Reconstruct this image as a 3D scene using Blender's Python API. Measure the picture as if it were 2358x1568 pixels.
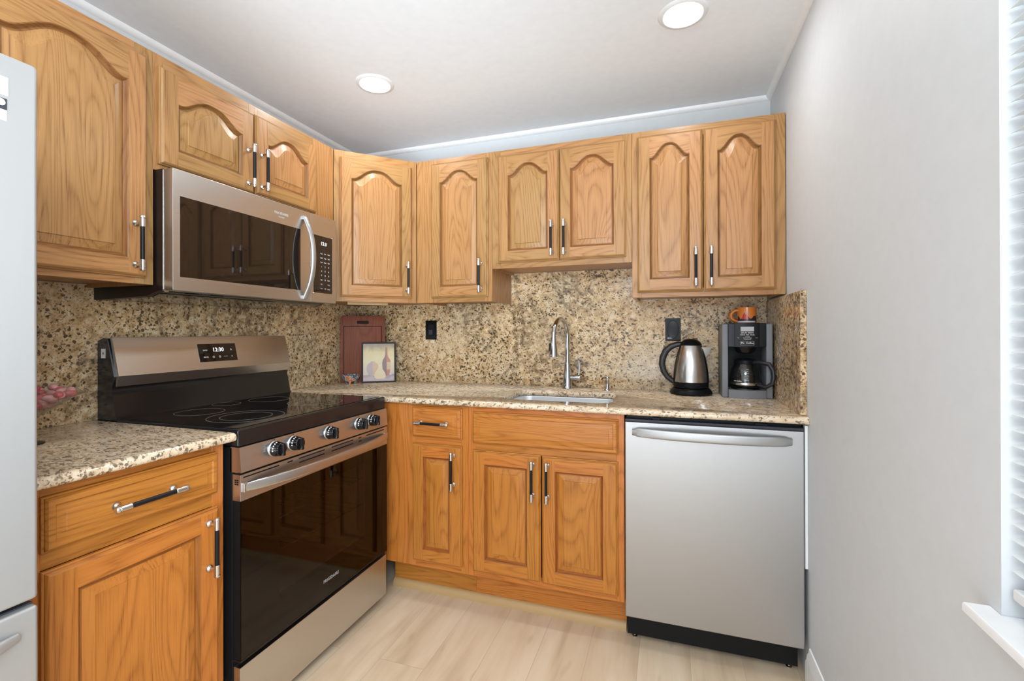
import bpy, bmesh, math, random
from mathutils import Vector, Matrix

for _o in list(bpy.data.objects):
    bpy.data.objects.remove(_o)
S = bpy.context.scene
COL = S.collection
PI = math.pi
rnd = random.Random(7)

# ------------------------------------------------------------------ camera
FPX = 1076.93
cam = bpy.data.cameras.new('camera')
cam.sensor_width = 36.0
cam.lens = FPX / 2358 * 36.0
cam.shift_x = (1179 - 1177.36) / 2358
cam.shift_y = (761.88 - 784) / 2358
cam.clip_start = 0.02
camo = bpy.data.objects.new('camera', cam)
COL.objects.link(camo)
_y, _p, _r = math.radians(18.787), math.radians(0.09), math.radians(-0.1465)
fw = Vector((-math.sin(_y) * math.cos(_p), math.cos(_y) * math.cos(_p), math.sin(_p)))
rt = Vector((math.cos(_y), math.sin(_y), 0))
up = rt.cross(fw)
rt2 = rt * math.cos(_r) + up * math.sin(_r)
up2 = up * math.cos(_r) - rt * math.sin(_r)
camo.matrix_world = Matrix(((rt2.x, up2.x, -fw.x, 1.8662), (rt2.y, up2.y, -fw.y, -2.4813),
                            (rt2.z, up2.z, -fw.z, 1.2144), (0, 0, 0, 1)))
S.camera = camo

# ------------------------------------------------------------------ colour management, world
S.view_settings.view_transform = 'Standard'
S.view_settings.look = 'None'
S.view_settings.gamma = 1.0
S.view_settings.use_curve_mapping = False
S.view_settings.exposure = 0.50
W_ = bpy.data.worlds.new('daylight')
S.world = W_
W_.use_nodes = True
_bg = W_.node_tree.nodes['Background']
_nt = W_.node_tree
_tc = _nt.nodes.new('ShaderNodeTexCoord')
_sx = _nt.nodes.new('ShaderNodeSeparateXYZ')
_nt.links.new(_tc.outputs['Generated'], _sx.inputs[0])
_mr = _nt.nodes.new('ShaderNodeMapRange')
_mr.inputs[1].default_value, _mr.inputs[2].default_value = -0.35, 0.25
_mr.inputs[3].default_value, _mr.inputs[4].default_value = 1.9, 0.95      # ground glow added below to light the ceiling, softer sky
_nt.links.new(_sx.outputs['Z'], _mr.inputs[0])
_nt.links.new(_mr.outputs[0], _bg.inputs[1])
_bg.inputs[0].default_value = (0.93, 0.97, 1.0, 1)
S.cycles.diffuse_bounces = 6
_bg.inputs[1].default_value = 1.0

# ------------------------------------------------------------------ room dimensions
RW = 2.3154      # right wall
HC = 2.321       # ceiling
CT = 0.918       # worktop height
YB = -3.55        # the room runs on behind the camera and opens there
UT = 2.106       # top of the wall cabinets
UB = 1.365       # underside of the wall cabinets
LAMPS = [(0.622, -0.704), (1.911, -0.747), (0.70, -2.15), (1.75, -2.75)]

for i, (lx, ly) in enumerate(LAMPS):
    L = bpy.data.lights.new('downlight', 'AREA')
    L.shape = 'DISK'
    L.size = 0.12
    L.energy = 2.5
    L.color = (1.0, 0.985, 0.97)
    lo = bpy.data.objects.new('downlight', L)
    COL.objects.link(lo)
    lo.location = (lx, ly, HC - 0.012)

# unseen fill lights, added behind the camera for even brightness; plus the window's daylight


def area_light(name, loc, aim, sx, sy, watts, col, spread=180):
    L = bpy.data.lights.new(name, 'AREA')
    L.shape = 'RECTANGLE'
    L.size, L.size_y = sx, sy
    L.energy = watts
    L.color = col
    o = bpy.data.objects.new(name, L)
    COL.objects.link(o)
    o.location = loc
    L.spread = math.radians(spread)
    o.rotation_euler = (Vector(aim) - Vector(loc)).to_track_quat('-Z', 'Y').to_euler()


area_light('soft_fill', (2.0, -3.40, 1.95), (0.55, -0.9, 0.45), 1.6, 0.6, 25.0, (0.80, 0.915, 1.0))
area_light('low_fill', (1.75, -3.30, 0.50), (0.5, -1.0, 0.45), 1.2, 0.5, 6.0, (0.86, 0.94, 1.0))
area_light('side_fill', (2.24, -2.80, 1.45), (0.2, -1.45, 0.95), 0.6, 1.2, 8.0, (0.86, 0.94, 1.0), 104)
area_light('ceiling_fill', (1.25, -3.05, 0.90), (0.95, -0.75, 2.60), 1.0, 0.6, 1.1, (0.78, 0.90, 1.0), 80)
area_light('corner_fill', (1.45, -3.05, 0.90), (0.60, 0.30, 2.45), 0.9, 0.5, 3.4, (0.76, 0.89, 1.0), 54)
area_light('window_daylight', (2.75, -2.06, 1.60), (0.3, -1.9, 0.7), 0.85, 1.3, 0.3, (0.88, 0.95, 1.0))


# ------------------------------------------------------------------ node helpers
def new_mat(name):
    m = bpy.data.materials.new(name)
    m.use_nodes = True
    nt = m.node_tree
    return m, nt, nt.nodes['Principled BSDF']


def N(nt, t, **kw):
    n = nt.nodes.new(t)
    for k, v in kw.items():
        if k.startswith('i_'):
            n.inputs[int(k[2:])].default_value = v
        else:
            setattr(n, k, v)
    return n


def lk(nt, a, ai, b, bi):
    nt.links.new(a.outputs[ai], b.inputs[bi])


def math_n(nt, op, a, b=None, c=None):
    n = nt.nodes.new('ShaderNodeMath')
    n.operation = op
    for i, v in enumerate((a, b, c)):
        if v is None:
            continue
        if isinstance(v, (int, float)):
            n.inputs[i].default_value = v
        else:
            nt.links.new(v, n.inputs[i])
    return n.outputs[0]


def ramp(nt, fac, stops, interp='LINEAR'):
    r = nt.nodes.new('ShaderNodeValToRGB')
    r.color_ramp.interpolation = interp
    e = r.color_ramp.elements
    while len(e) < len(stops):
        e.new(0.5)
    for el, (p, c) in zip(e, stops):
        el.position = p
        el.color = (c[0], c[1], c[2], 1) if not isinstance(c, (int, float)) else (c, c, c, 1)
    nt.links.new(fac, r.inputs[0])
    return r.outputs[0]


def mixc(nt, fac, a, b, blend='MIX'):
    n = nt.nodes.new('ShaderNodeMix')
    n.data_type = 'RGBA'
    n.blend_type = blend
    if isinstance(fac, (int, float)):
        n.inputs[0].default_value = fac
    else:
        nt.links.new(fac, n.inputs[0])
    for i, v in ((6, a), (7, b)):
        if isinstance(v, tuple):
            n.inputs[i].default_value = (v[0], v[1], v[2], 1)
        else:
            nt.links.new(v, n.inputs[i])
    return n.outputs[2]


def noise(nt, vec, scale, detail=2.0, rough=0.5, dist=0.0):
    n = nt.nodes.new('ShaderNodeTexNoise')
    n.inputs['Scale'].default_value = scale
    n.inputs['Detail'].default_value = detail
    n.inputs['Roughness'].default_value = rough
    n.inputs['Distortion'].default_value = dist
    nt.links.new(vec, n.inputs['Vector'])
    return n.outputs['Fac']


def mapping(nt, vec, scale=(1, 1, 1), rot=(0, 0, 0), loc=(0, 0, 0)):
    n = nt.nodes.new('ShaderNodeMapping')
    n.inputs['Scale'].default_value = scale
    n.inputs['Rotation'].default_value = rot
    n.inputs['Location'].default_value = loc
    nt.links.new(vec, n.inputs['Vector'])
    return n.outputs[0]


def bump(nt, bsdf, height, strength=0.2, dist=0.002):
    b = nt.nodes.new('ShaderNodeBump')
    b.inputs['Strength'].default_value = strength
    b.inputs['Distance'].default_value = dist
    nt.links.new(height, b.inputs['Height'])
    nt.links.new(b.outputs[0], bsdf.inputs['Normal'])


def plain(name, col, rough=0.5, metal=0.0, spec=0.5, coat=0.0, ior=1.5):
    m, nt, b = new_mat(name)
    tc = N(nt, 'ShaderNodeTexCoord')
    n = noise(nt, tc.outputs['Object'], 30.0, 2.0)
    c = mixc(nt, n, tuple(x * 0.96 for x in col), tuple(min(1, x * 1.04) for x in col))
    nt.links.new(c, b.inputs['Base Color'])
    b.inputs['Roughness'].default_value = rough
    b.inputs['Metallic'].default_value = metal
    b.inputs['Specular IOR Level'].default_value = spec
    b.inputs['Coat Weight'].default_value = coat
    b.inputs['IOR'].default_value = ior
    return m


def oak(name, horizontal, tint=(1, 1, 1), gloss=1.0):
    m, nt, b = new_mat(name)
    tc = N(nt, 'ShaderNodeTexCoord')
    oi = N(nt, 'ShaderNodeObjectInfo')
    at = N(nt, 'ShaderNodeAttribute', attribute_name='piece')
    k = math_n(nt, 'ADD', math_n(nt, 'MULTIPLY', oi.outputs['Random'], 37.0),
               math_n(nt, 'MULTIPLY', at.outputs['Fac'], 23.0))
    off = N(nt, 'ShaderNodeCombineXYZ')
    nt.links.new(k, off.inputs[0])
    nt.links.new(math_n(nt, 'MULTIPLY', k, 0.37), off.inputs[1])
    nt.links.new(math_n(nt, 'MULTIPLY', k, 1.7), off.inputs[2])
    rot = mapping(nt, tc.outputs['Object'], rot=(0, PI / 2, 0) if horizontal else (0, 0, 0))
    add = N(nt, 'ShaderNodeVectorMath', operation='ADD')
    nt.links.new(rot, add.inputs[0])
    nt.links.new(off.outputs[0], add.inputs[1])
    v = add.outputs[0]                       # grain runs along z here
    # cathedral figure: stretched contour bands of a soft noise
    big = noise(nt, mapping(nt, v, (7.0, 7.0, 0.85)), 1.0, 1.5, 0.45, 0.3)
    ringp = math_n(nt, 'MULTIPLY', big, 24.0)
    fr = math_n(nt, 'FRACT', ringp)
    ring = ramp(nt, fr, [(0.0, 1.0), (0.14, 0.50), (0.5, 0.05), (0.80, 0.22), (1.0, 1.0)])
    # pores
    po = noise(nt, mapping(nt, v, (330.0, 330.0, 9.0)), 1.0, 2.0, 0.6)
    pore = ramp(nt, po, [(0.50, 0.0), (0.68, 1.0)])
    fine = noise(nt, mapping(nt, v, (90.0, 90.0, 2.5)), 1.0, 3.0, 0.6)
    tone = noise(nt, mapping(nt, v, (14.0, 14.0, 0.9)), 1.0, 2.0)
    A = tuple(x * t for x, t in zip((0.445, 0.240, 0.094), tint))
    B = tuple(x * t for x, t in zip((0.375, 0.188, 0.062), tint))
    Cc = tuple(x * t for x, t in zip((0.205, 0.085, 0.022), tint))
    base = mixc(nt, tone, A, B)
    base = mixc(nt, math_n(nt, 'MULTIPLY', fine, 0.45), base, B)
    darkf = math_n(nt, 'MULTIPLY', math_n(nt, 'MULTIPLY', ring, math_n(nt, 'ADD', math_n(nt, 'MULTIPLY', pore, 0.55), 0.5)), 0.95)
    base = mixc(nt, darkf, base, Cc)
    base = mixc(nt, math_n(nt, 'MULTIPLY', pore, 0.26), base, Cc)
    # each board has its own overall tone
    hs = N(nt, 'ShaderNodeHueSaturation')
    nt.links.new(base, hs.inputs['Color'])
    wn = N(nt, 'ShaderNodeTexWhiteNoise', noise_dimensions='1D')
    nt.links.new(k, wn.inputs['W'])
    nt.links.new(math_n(nt, 'ADD', math_n(nt, 'MULTIPLY', wn.outputs['Value'], 0.17), 0.915), hs.inputs['Value'])
    nt.links.new(math_n(nt, 'ADD', math_n(nt, 'MULTIPLY', wn.outputs['Value'], -0.012), 0.506), hs.inputs['Hue'])
    nt.links.new(hs.outputs[0], b.inputs['Base Color'])
    b.inputs['Roughness'].default_value = 0.40
    b.inputs['Specular IOR Level'].default_value = 0.33 * gloss
    b.inputs['Coat Weight'].default_value = 0.14 * gloss
    b.inputs['Coat Roughness'].default_value = 0.22
    bump(nt, b, math_n(nt, 'ADD', pore, math_n(nt, 'MULTIPLY', ring, 0.4)), 0.12, 0.0008)
    return m


def granite(name, rough=0.12, pale=0.0, streak=False):
    m, nt, b = new_mat(name)
    tc = N(nt, 'ShaderNodeTexCoord')
    v0 = tc.outputs['Object']
    v = mapping(nt, v0, (1.0, 1.0, 1.0), (0.35, 0.5, 0.3))
    w = noise(nt, v, 22.0, 2.0)
    wv = N(nt, 'ShaderNodeVectorMath', operation='ADD')
    cc = N(nt, 'ShaderNodeCombineXYZ')
    nt.links.new(math_n(nt, 'MULTIPLY', w, 0.035), cc.inputs[0])
    nt.links.new(math_n(nt, 'MULTIPLY', w, -0.03), cc.inputs[2])
    nt.links.new(v, wv.inputs[0])
    nt.links.new(cc.outputs[0], wv.inputs[1])
    V = wv.outputs[0]
    sc = (1.0, 1.0, 1.0) if not streak else (0.55, 1.0, 1.0)
    V = mapping(nt, V, sc)
    big = noise(nt, V, 2.6, 3.0, 0.6)
    mid = noise(nt, V, 38.0, 4.0, 0.65)
    p = pale
    col = ramp(nt, mid, [(0.30, (0.34 + p * .17, 0.205 + p * .18, 0.090 + p * .19)), (0.44, (0.54 + p * .14, 0.36 + p * .20, 0.185 + p * .24)),
                         (0.55, (0.68 + p * .08, 0.49 + p * .16, 0.285 + p * .23)), (0.70, (0.78, 0.67, 0.48 + p * .1))])
    greyer = ramp(nt, big, [(0.46, 0.0), (0.66, 1.0)])
    col = mixc(nt, math_n(nt, 'MULTIPLY', greyer, 0.55), col, (0.53 + p * .12, 0.43 + p * .16, 0.29 + p * .21))
    # dark flecks, two sizes
    f1 = noise(nt, mapping(nt, V, (1, 1, 1), loc=(4.1, 2.2, 7.7)), 78.0 + 40 * p, 2.0, 0.55)
    cloud = noise(nt, mapping(nt, V, (1, 1, 1), loc=(1.1, 5.2, 3.7)), 4.5, 2.0, 0.5)
    s1 = math_n(nt, 'ADD', f1, math_n(nt, 'MULTIPLY', math_n(nt, 'SUBTRACT', cloud, 0.5), 0.28))
    fleck = ramp(nt, s1, [(0.62, 0.0), (0.66, 1.0)])
    jv = noise(nt, V, 130.0, 2.0)
    jw = N(nt, 'ShaderNodeVectorMath', operation='MULTIPLY_ADD')
    nt.links.new(jv, jw.inputs[0])
    jw.inputs[1].default_value = (0.010, 0.010, -0.010)
    nt.links.new(V, jw.inputs[2])
    vo = N(nt, 'ShaderNodeTexVoronoi')
    vo.inputs['Scale'].default_value = 74.0 + 30 * p
    nt.links.new(jw.outputs[0], vo.inputs['Vector'])
    sep = N(nt, 'ShaderNodeSeparateColor')
    nt.links.new(vo.outputs['Color'], sep.inputs[0])
    rad = math_n(nt, 'MULTIPLY_ADD', math_n(nt, 'POWER', sep.outputs[0], 1.7), 0.50, 0.04)
    rad = math_n(nt, 'ADD', rad, math_n(nt, 'MULTIPLY', math_n(nt, 'SUBTRACT', cloud, 0.5), 0.35))
    grain = ramp(nt, math_n(nt, 'SUBTRACT', rad, vo.outputs['Distance']), [(0.0, 0.0), (0.09, 1.0)])
    f2 = noise(nt, mapping(nt, V, (1, 1, 1), loc=(9.1, 8.2, 1.7)), 150.0, 2.0, 0.5)
    fleck2 = ramp(nt, f2, [(0.575, 0.0), (0.64, 1.0)])
    if not streak:
        # dark veining drifting diagonally through the slab
        vn = noise(nt, mapping(nt, V, (1.0, 1.3, 0.75), (0.7, 0.2, 0.4), (2.2, 0.4, 5.1)), 2.3, 3.0, 0.6, 0.8)
        vein = ramp(nt, math_n(nt, 'ABSOLUTE', math_n(nt, 'SUBTRACT', vn, 0.53)), [(0.0, 1.0), (0.022, 0.55), (0.05, 0.0)])
        veinf = math_n(nt, 'MULTIPLY', vein, ramp(nt, mid, [(0.40, 1.0), (0.60, 0.15)]))
        col = mixc(nt, math_n(nt, 'MULTIPLY', veinf, 0.75), col, (0.10, 0.075, 0.055))
    col = mixc(nt, math_n(nt, 'MULTIPLY', fleck2, 0.66), col, (0.115, 0.068, 0.030))
    col = mixc(nt, math_n(nt, 'MULTIPLY', grain, 0.90 - 0.10 * p), col, mixc(nt, sep.outputs[1], (0.035 + .05 * p, 0.021 + .04 * p, 0.012 + .035 * p), (0.13 + .04 * p, 0.085 + .05 * p, 0.045 + .05 * p)))
    col = mixc(nt, math_n(nt, 'MULTIPLY', fleck, 0.85 - 0.25 * p), col, (0.05 + .05 * p, 0.032 + .04 * p, 0.02 + .035 * p))
    nt.links.new(col, b.inputs['Base Color'])
    b.inputs['Roughness'].default_value = rough
    b.inputs['Specular IOR Level'].default_value = 0.5 if streak else 0.34
    return m


def steel(name, col=(0.60, 0.585, 0.565), rough=0.30, axis='x', amt=0.05, metal=1.0):
    m, nt, b = new_mat(name)
    tc = N(nt, 'ShaderNodeTexCoord')
    sc = {'x': (4.0, 600.0, 600.0), 'z': (600.0, 600.0, 4.0)}[axis]
    n = noise(nt, mapping(nt, tc.outputs['Object'], sc), 1.0, 2.0)
    c = mixc(nt, n, tuple(x * (1 - amt) for x in col), tuple(min(1, x * (1 + amt)) for x in col))
    nt.links.new(c, b.inputs['Base Color'])
    b.inputs['Metallic'].default_value = metal
    nt.links.new(math_n(nt, 'ADD', math_n(nt, 'MULTIPLY', n, 0.10), rough - 0.05), b.inputs['Roughness'])
    b.inputs['Anisotropic'].default_value = 0.45
    return m


def glow(name, col, strength):
    m, nt, b = new_mat(name)
    b.inputs['Base Color'].default_value = (*col, 1)
    b.inputs['Emission Color'].default_value = (*col, 1)
    b.inputs['Emission Strength'].default_value = strength
    return m


def clear_glass(name, tint=(1, 1, 1), gloss_rough=0.02, ior=1.45, trans=1.0):
    """thin glass: fresnel gloss over a tinted see-through"""
    m, nt, b = new_mat(name)
    nt.nodes.remove(b)
    out = nt.nodes['Material Output']
    tr = N(nt, 'ShaderNodeBsdfTransparent')
    tr.inputs[0].default_value = (*tint, 1)
    gl = N(nt, 'ShaderNodeBsdfGlossy')
    gl.inputs['Roughness'].default_value = gloss_rough
    lw = N(nt, 'ShaderNodeLayerWeight')
    lw.inputs[0].default_value = 0.5
    r0 = ((ior - 1) / (ior + 1)) ** 2
    fr = math_n(nt, 'MULTIPLY_ADD', math_n(nt, 'POWER', lw.outputs['Facing'], 5.0), 1 - r0, r0)
    mx = N(nt, 'ShaderNodeMixShader')
    nt.links.new(fr, mx.inputs[0])
    lk(nt, tr, 0, mx, 1)
    lk(nt, gl, 0, mx, 2)
    lk(nt, mx, 0, out, 0)
    return m


M = {}
M['oak_v'] = oak('oak_upright', False)
M['oak_h'] = oak('oak_level', True)
M['base_v'] = oak('honey_oak_upright', False, (1.28, 0.89, 0.42))
M['base_h'] = oak('honey_oak_level', True, (1.28, 0.89, 0.42))
M['oak_vd'] = oak('oak_upright_groove', False, (0.62, 0.52, 0.42))  # groove oaks: darkened for stain and for shade painted into the colour
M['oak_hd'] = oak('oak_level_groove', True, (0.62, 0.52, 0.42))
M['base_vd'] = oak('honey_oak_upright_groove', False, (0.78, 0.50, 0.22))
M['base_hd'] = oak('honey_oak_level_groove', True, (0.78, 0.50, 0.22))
M['oak_trim'] = plain('pale_oak_trim', (0.46, 0.30, 0.135), 0.5)
M['granite_splash'] = granite('granite_splash', 0.16)
M['granite_top'] = granite('granite_top', 0.13, 0.55, True)  # paler: the window's reflection is put into the slab's colour
M['steel_h'] = steel('brushed_steel_level', axis='x')
M['steel_v'] = steel('brushed_steel_upright', (0.50, 0.485, 0.465), 0.22, 'z')
M['steel_pale'] = steel('pale_steel', (0.475, 0.48, 0.488), 0.44, 'z', 0.012)
M['steel_fridge'] = steel('fridge_steel', (0.42, 0.419, 0.416), 0.42, 'z', 0.012, 0.6)
M['satin'] = plain('satin_nickel', (0.66, 0.64, 0.62), 0.24, 1.0)
M['spout_steel'] = plain('bright_spout_steel', (0.66, 0.63, 0.58), 0.4, 0.35)
M['chrome'] = plain('chrome', (0.56, 0.575, 0.60), 0.07, 1.0)
M['black_bar'] = plain('black_bar', (0.009, 0.009, 0.011), 0.36, 0, 0.22)
M['black_gloss'] = plain('black_gloss', (0.005, 0.005, 0.006), 0.05, 0, 0.5)
M['plate_gloss'] = plain('black_plate', (0.004, 0.004, 0.005), 0.22, 0, 0.2)
M['black_enamel'] = plain('black_enamel', (0.010, 0.010, 0.011), 0.16, 0, 0.5)
M['black_matt'] = plain('black_matt', (0.008, 0.008, 0.009), 0.5, 0, 0.18)
M['dark_brown'] = plain('dark_case', (0.014, 0.008, 0.006), 0.35, 0, 0.35)
M['door_glass'] = plain('dark_door_glass', (0.009, 0.006, 0.005), 0.03, 0, 0.5, 0, 1.62)
M['oven_glass'] = clear_glass('oven_glass', (0.48, 0.42, 0.38), 0.03, 1.55)
M['oven_inside'] = plain('oven_enamel', (0.30, 0.20, 0.145), 0.45)
M['print_white'] = plain('printed_white', (0.80, 0.80, 0.80), 0.5)
M['print_grey'] = plain('printed_grey', (0.45, 0.45, 0.46), 0.5)
M['print_red'] = plain('printed_red', (0.55, 0.10, 0.06), 0.5)
M['digits'] = glow('lit_digits', (0.9, 0.95, 1.0), 1.2)
M['ring'] = plain('burner_ring', (0.20, 0.20, 0.20), 0.3)
M['plastic_dark'] = plain('dark_plastic', (0.006, 0.0065, 0.008), 0.36, 0, 0.14)
M['plastic_navy'] = plain('blue_black_plastic', (0.040, 0.043, 0.056), 0.40, 0, 0.2)
M['plastic_grey'] = plain('grey_plastic', (0.185, 0.19, 0.205), 0.42, 0, 0.35)
M['plastic_black2'] = plain('soft_black', (0.016, 0.017, 0.020), 0.42)
M['glass'] = clear_glass('clear_glass', (0.90, 0.90, 0.90), 0.02, 1.5)
M['pane'] = clear_glass('window_pane', (0.95, 0.97, 0.97), 0.01, 1.45)
M['white_satin'] = plain('white_satin', (0.80, 0.81, 0.82), 0.4)
M['white_gloss'] = plain('white_trim', (0.86, 0.87, 0.88), 0.35)
M['blind'] = plain('white_vinyl', (0.70, 0.715, 0.72), 0.42)
M['wall'] = plain('grey_wall_paint', (0.605, 0.630, 0.650), 0.55, 0, 0.3)
M['wall_b'] = plain('back_wall_paint', (0.605, 0.630, 0.645), 0.55, 0, 0.3)
M['ceiling'] = plain('ceiling_paint', (0.845, 0.875, 0.905), 0.7, 0, 0.2)
M['lamp'] = glow('lit_diffuser', (1.0, 0.99, 0.97), 3.0)
M['board'] = oak('cherry_board', False, (0.52, 0.27, 0.28), 0.25)
M['board_dark'] = plain('board_slot', (0.03, 0.012, 0.008), 0.6, 0, 0.1)
M['sink'] = steel('sink_steel', (0.80, 0.82, 0.84), 0.38, 'x', 0.02, 0.75)
M['orange'] = plain('orange_glaze', (0.72, 0.22, 0.04), 0.18)
M['red'] = plain('red_glaze', (0.55, 0.03, 0.02), 0.2)
M['purple'] = plain('night_blue_glaze', (0.035, 0.022, 0.045), 0.2)
M['frame_dark'] = plain('dark_frame', (0.010, 0.007, 0.007), 0.45, 0, 0.2)


def floor_mat():
    m, nt, b = new_mat('pale_oak_planks')
    tc = N(nt, 'ShaderNodeTexCoord')
    v = mapping(nt, tc.outputs['Object'], rot=(0, 0, PI / 2), loc=(0.23, 0.07, 0))
    br = N(nt, 'ShaderNodeTexBrick')
    br.offset = 0.37
    br.inputs['Scale'].default_value = 1.0
    br.inputs['Brick Width'].default_value = 1.22
    br.inputs['Row Height'].default_value = 0.182
    br.inputs['Mortar Size'].default_value = 0.0011
    br.inputs['Mortar Smooth'].default_value = 0.3
    br.inputs['Color1'].default_value = (0, 0, 0, 1)
    br.inputs['Color2'].default_value = (1, 1, 1, 1)
    br.inputs['Mortar'].default_value = (0.5, 0.5, 0.5, 1)
    nt.links.new(v, br.inputs['Vector'])
    tone = br.outputs['Color']
    off = N(nt, 'ShaderNodeVectorMath', operation='MULTIPLY_ADD')
    nt.links.new(tone, off.inputs[0])
    off.inputs[1].default_value = (9, 9, 9)
    nt.links.new(v, off.inputs[2])
    vv = off.outputs[0]
    g1 = noise(nt, mapping(nt, vv, (1.6, 11.0, 1.0)), 1.0, 3.0, 0.55, 0.4)
    g2 = noise(nt, mapping(nt, vv, (9.0, 140.0, 1.0)), 1.0, 3.0, 0.6)
    kn = noise(nt, mapping(nt, vv, (5.0, 17.0, 1.0)), 1.0, 1.0)
    c = ramp(nt, g1, [(0.30, (0.56, 0.42, 0.28)), (0.48, (0.70, 0.55, 0.385)), (0.68, (0.78, 0.645, 0.48))])
    c = mixc(nt, math_n(nt, 'MULTIPLY', g2, 0.22), c, (0.46, 0.345, 0.23))
    c = mixc(nt, math_n(nt, 'MULTIPLY', tone, 0.22), c, (0.66, 0.50, 0.34))
    c = mixc(nt, ramp(nt, kn, [(0.70, 0.0), (0.82, 0.45)]), c, (0.33, 0.22, 0.13))
    c = mixc(nt, math_n(nt, 'MULTIPLY', br.outputs['Fac'], 0.45), c, (0.30, 0.22, 0.15))
    nt.links.new(c, b.inputs['Base Color'])
    b.inputs['Roughness'].default_value = 0.42
    b.inputs['Specular IOR Level'].default_value = 0.4
    return m


M['floor'] = floor_mat()


def mosaic_mat():
    m, nt, b = new_mat('mosaic_beads')
    tc = N(nt, 'ShaderNodeTexCoord')
    vo = N(nt, 'ShaderNodeTexVoronoi')
    vo.inputs['Scale'].default_value = 210.0
    nt.links.new(tc.outputs['Object'], vo.inputs['Vector'])
    pn = noise(nt, tc.outputs['Object'], 26.0, 1.0)
    c = ramp(nt, pn, [(0.36, (0.02, 0.05, 0.14)), (0.46, (0.03, 0.12, 0.17)), (0.52, (0.55, 0.57, 0.52)),
                      (0.56, (0.62, 0.17, 0.03)), (0.70, (0.50, 0.08, 0.02))], 'CONSTANT')
    edge = ramp(nt, vo.outputs['Distance'], [(0.30, 0.0), (0.50, 1.0)])
    wn = N(nt, 'ShaderNodeSeparateColor')
    nt.links.new(vo.outputs['Color'], wn.inputs[0])
    wh = ramp(nt, wn.outputs[0], [(0.82, 0.0), (0.84, 1.0)], 'CONSTANT')
    c = mixc(nt, math_n(nt, 'MULTIPLY', wh, 0.85), c, (0.62, 0.66, 0.63))
    c = mixc(nt, math_n(nt, 'MULTIPLY', edge, 0.22), c, (0.50, 0.50, 0.46))
    nt.links.new(c, b.inputs['Base Color'])
    b.inputs['Roughness'].default_value = 0.2
    return m


M['mosaic'] = mosaic_mat()


# ------------------------------------------------------------------ mesh builder
OAK = 'oak'


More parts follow.
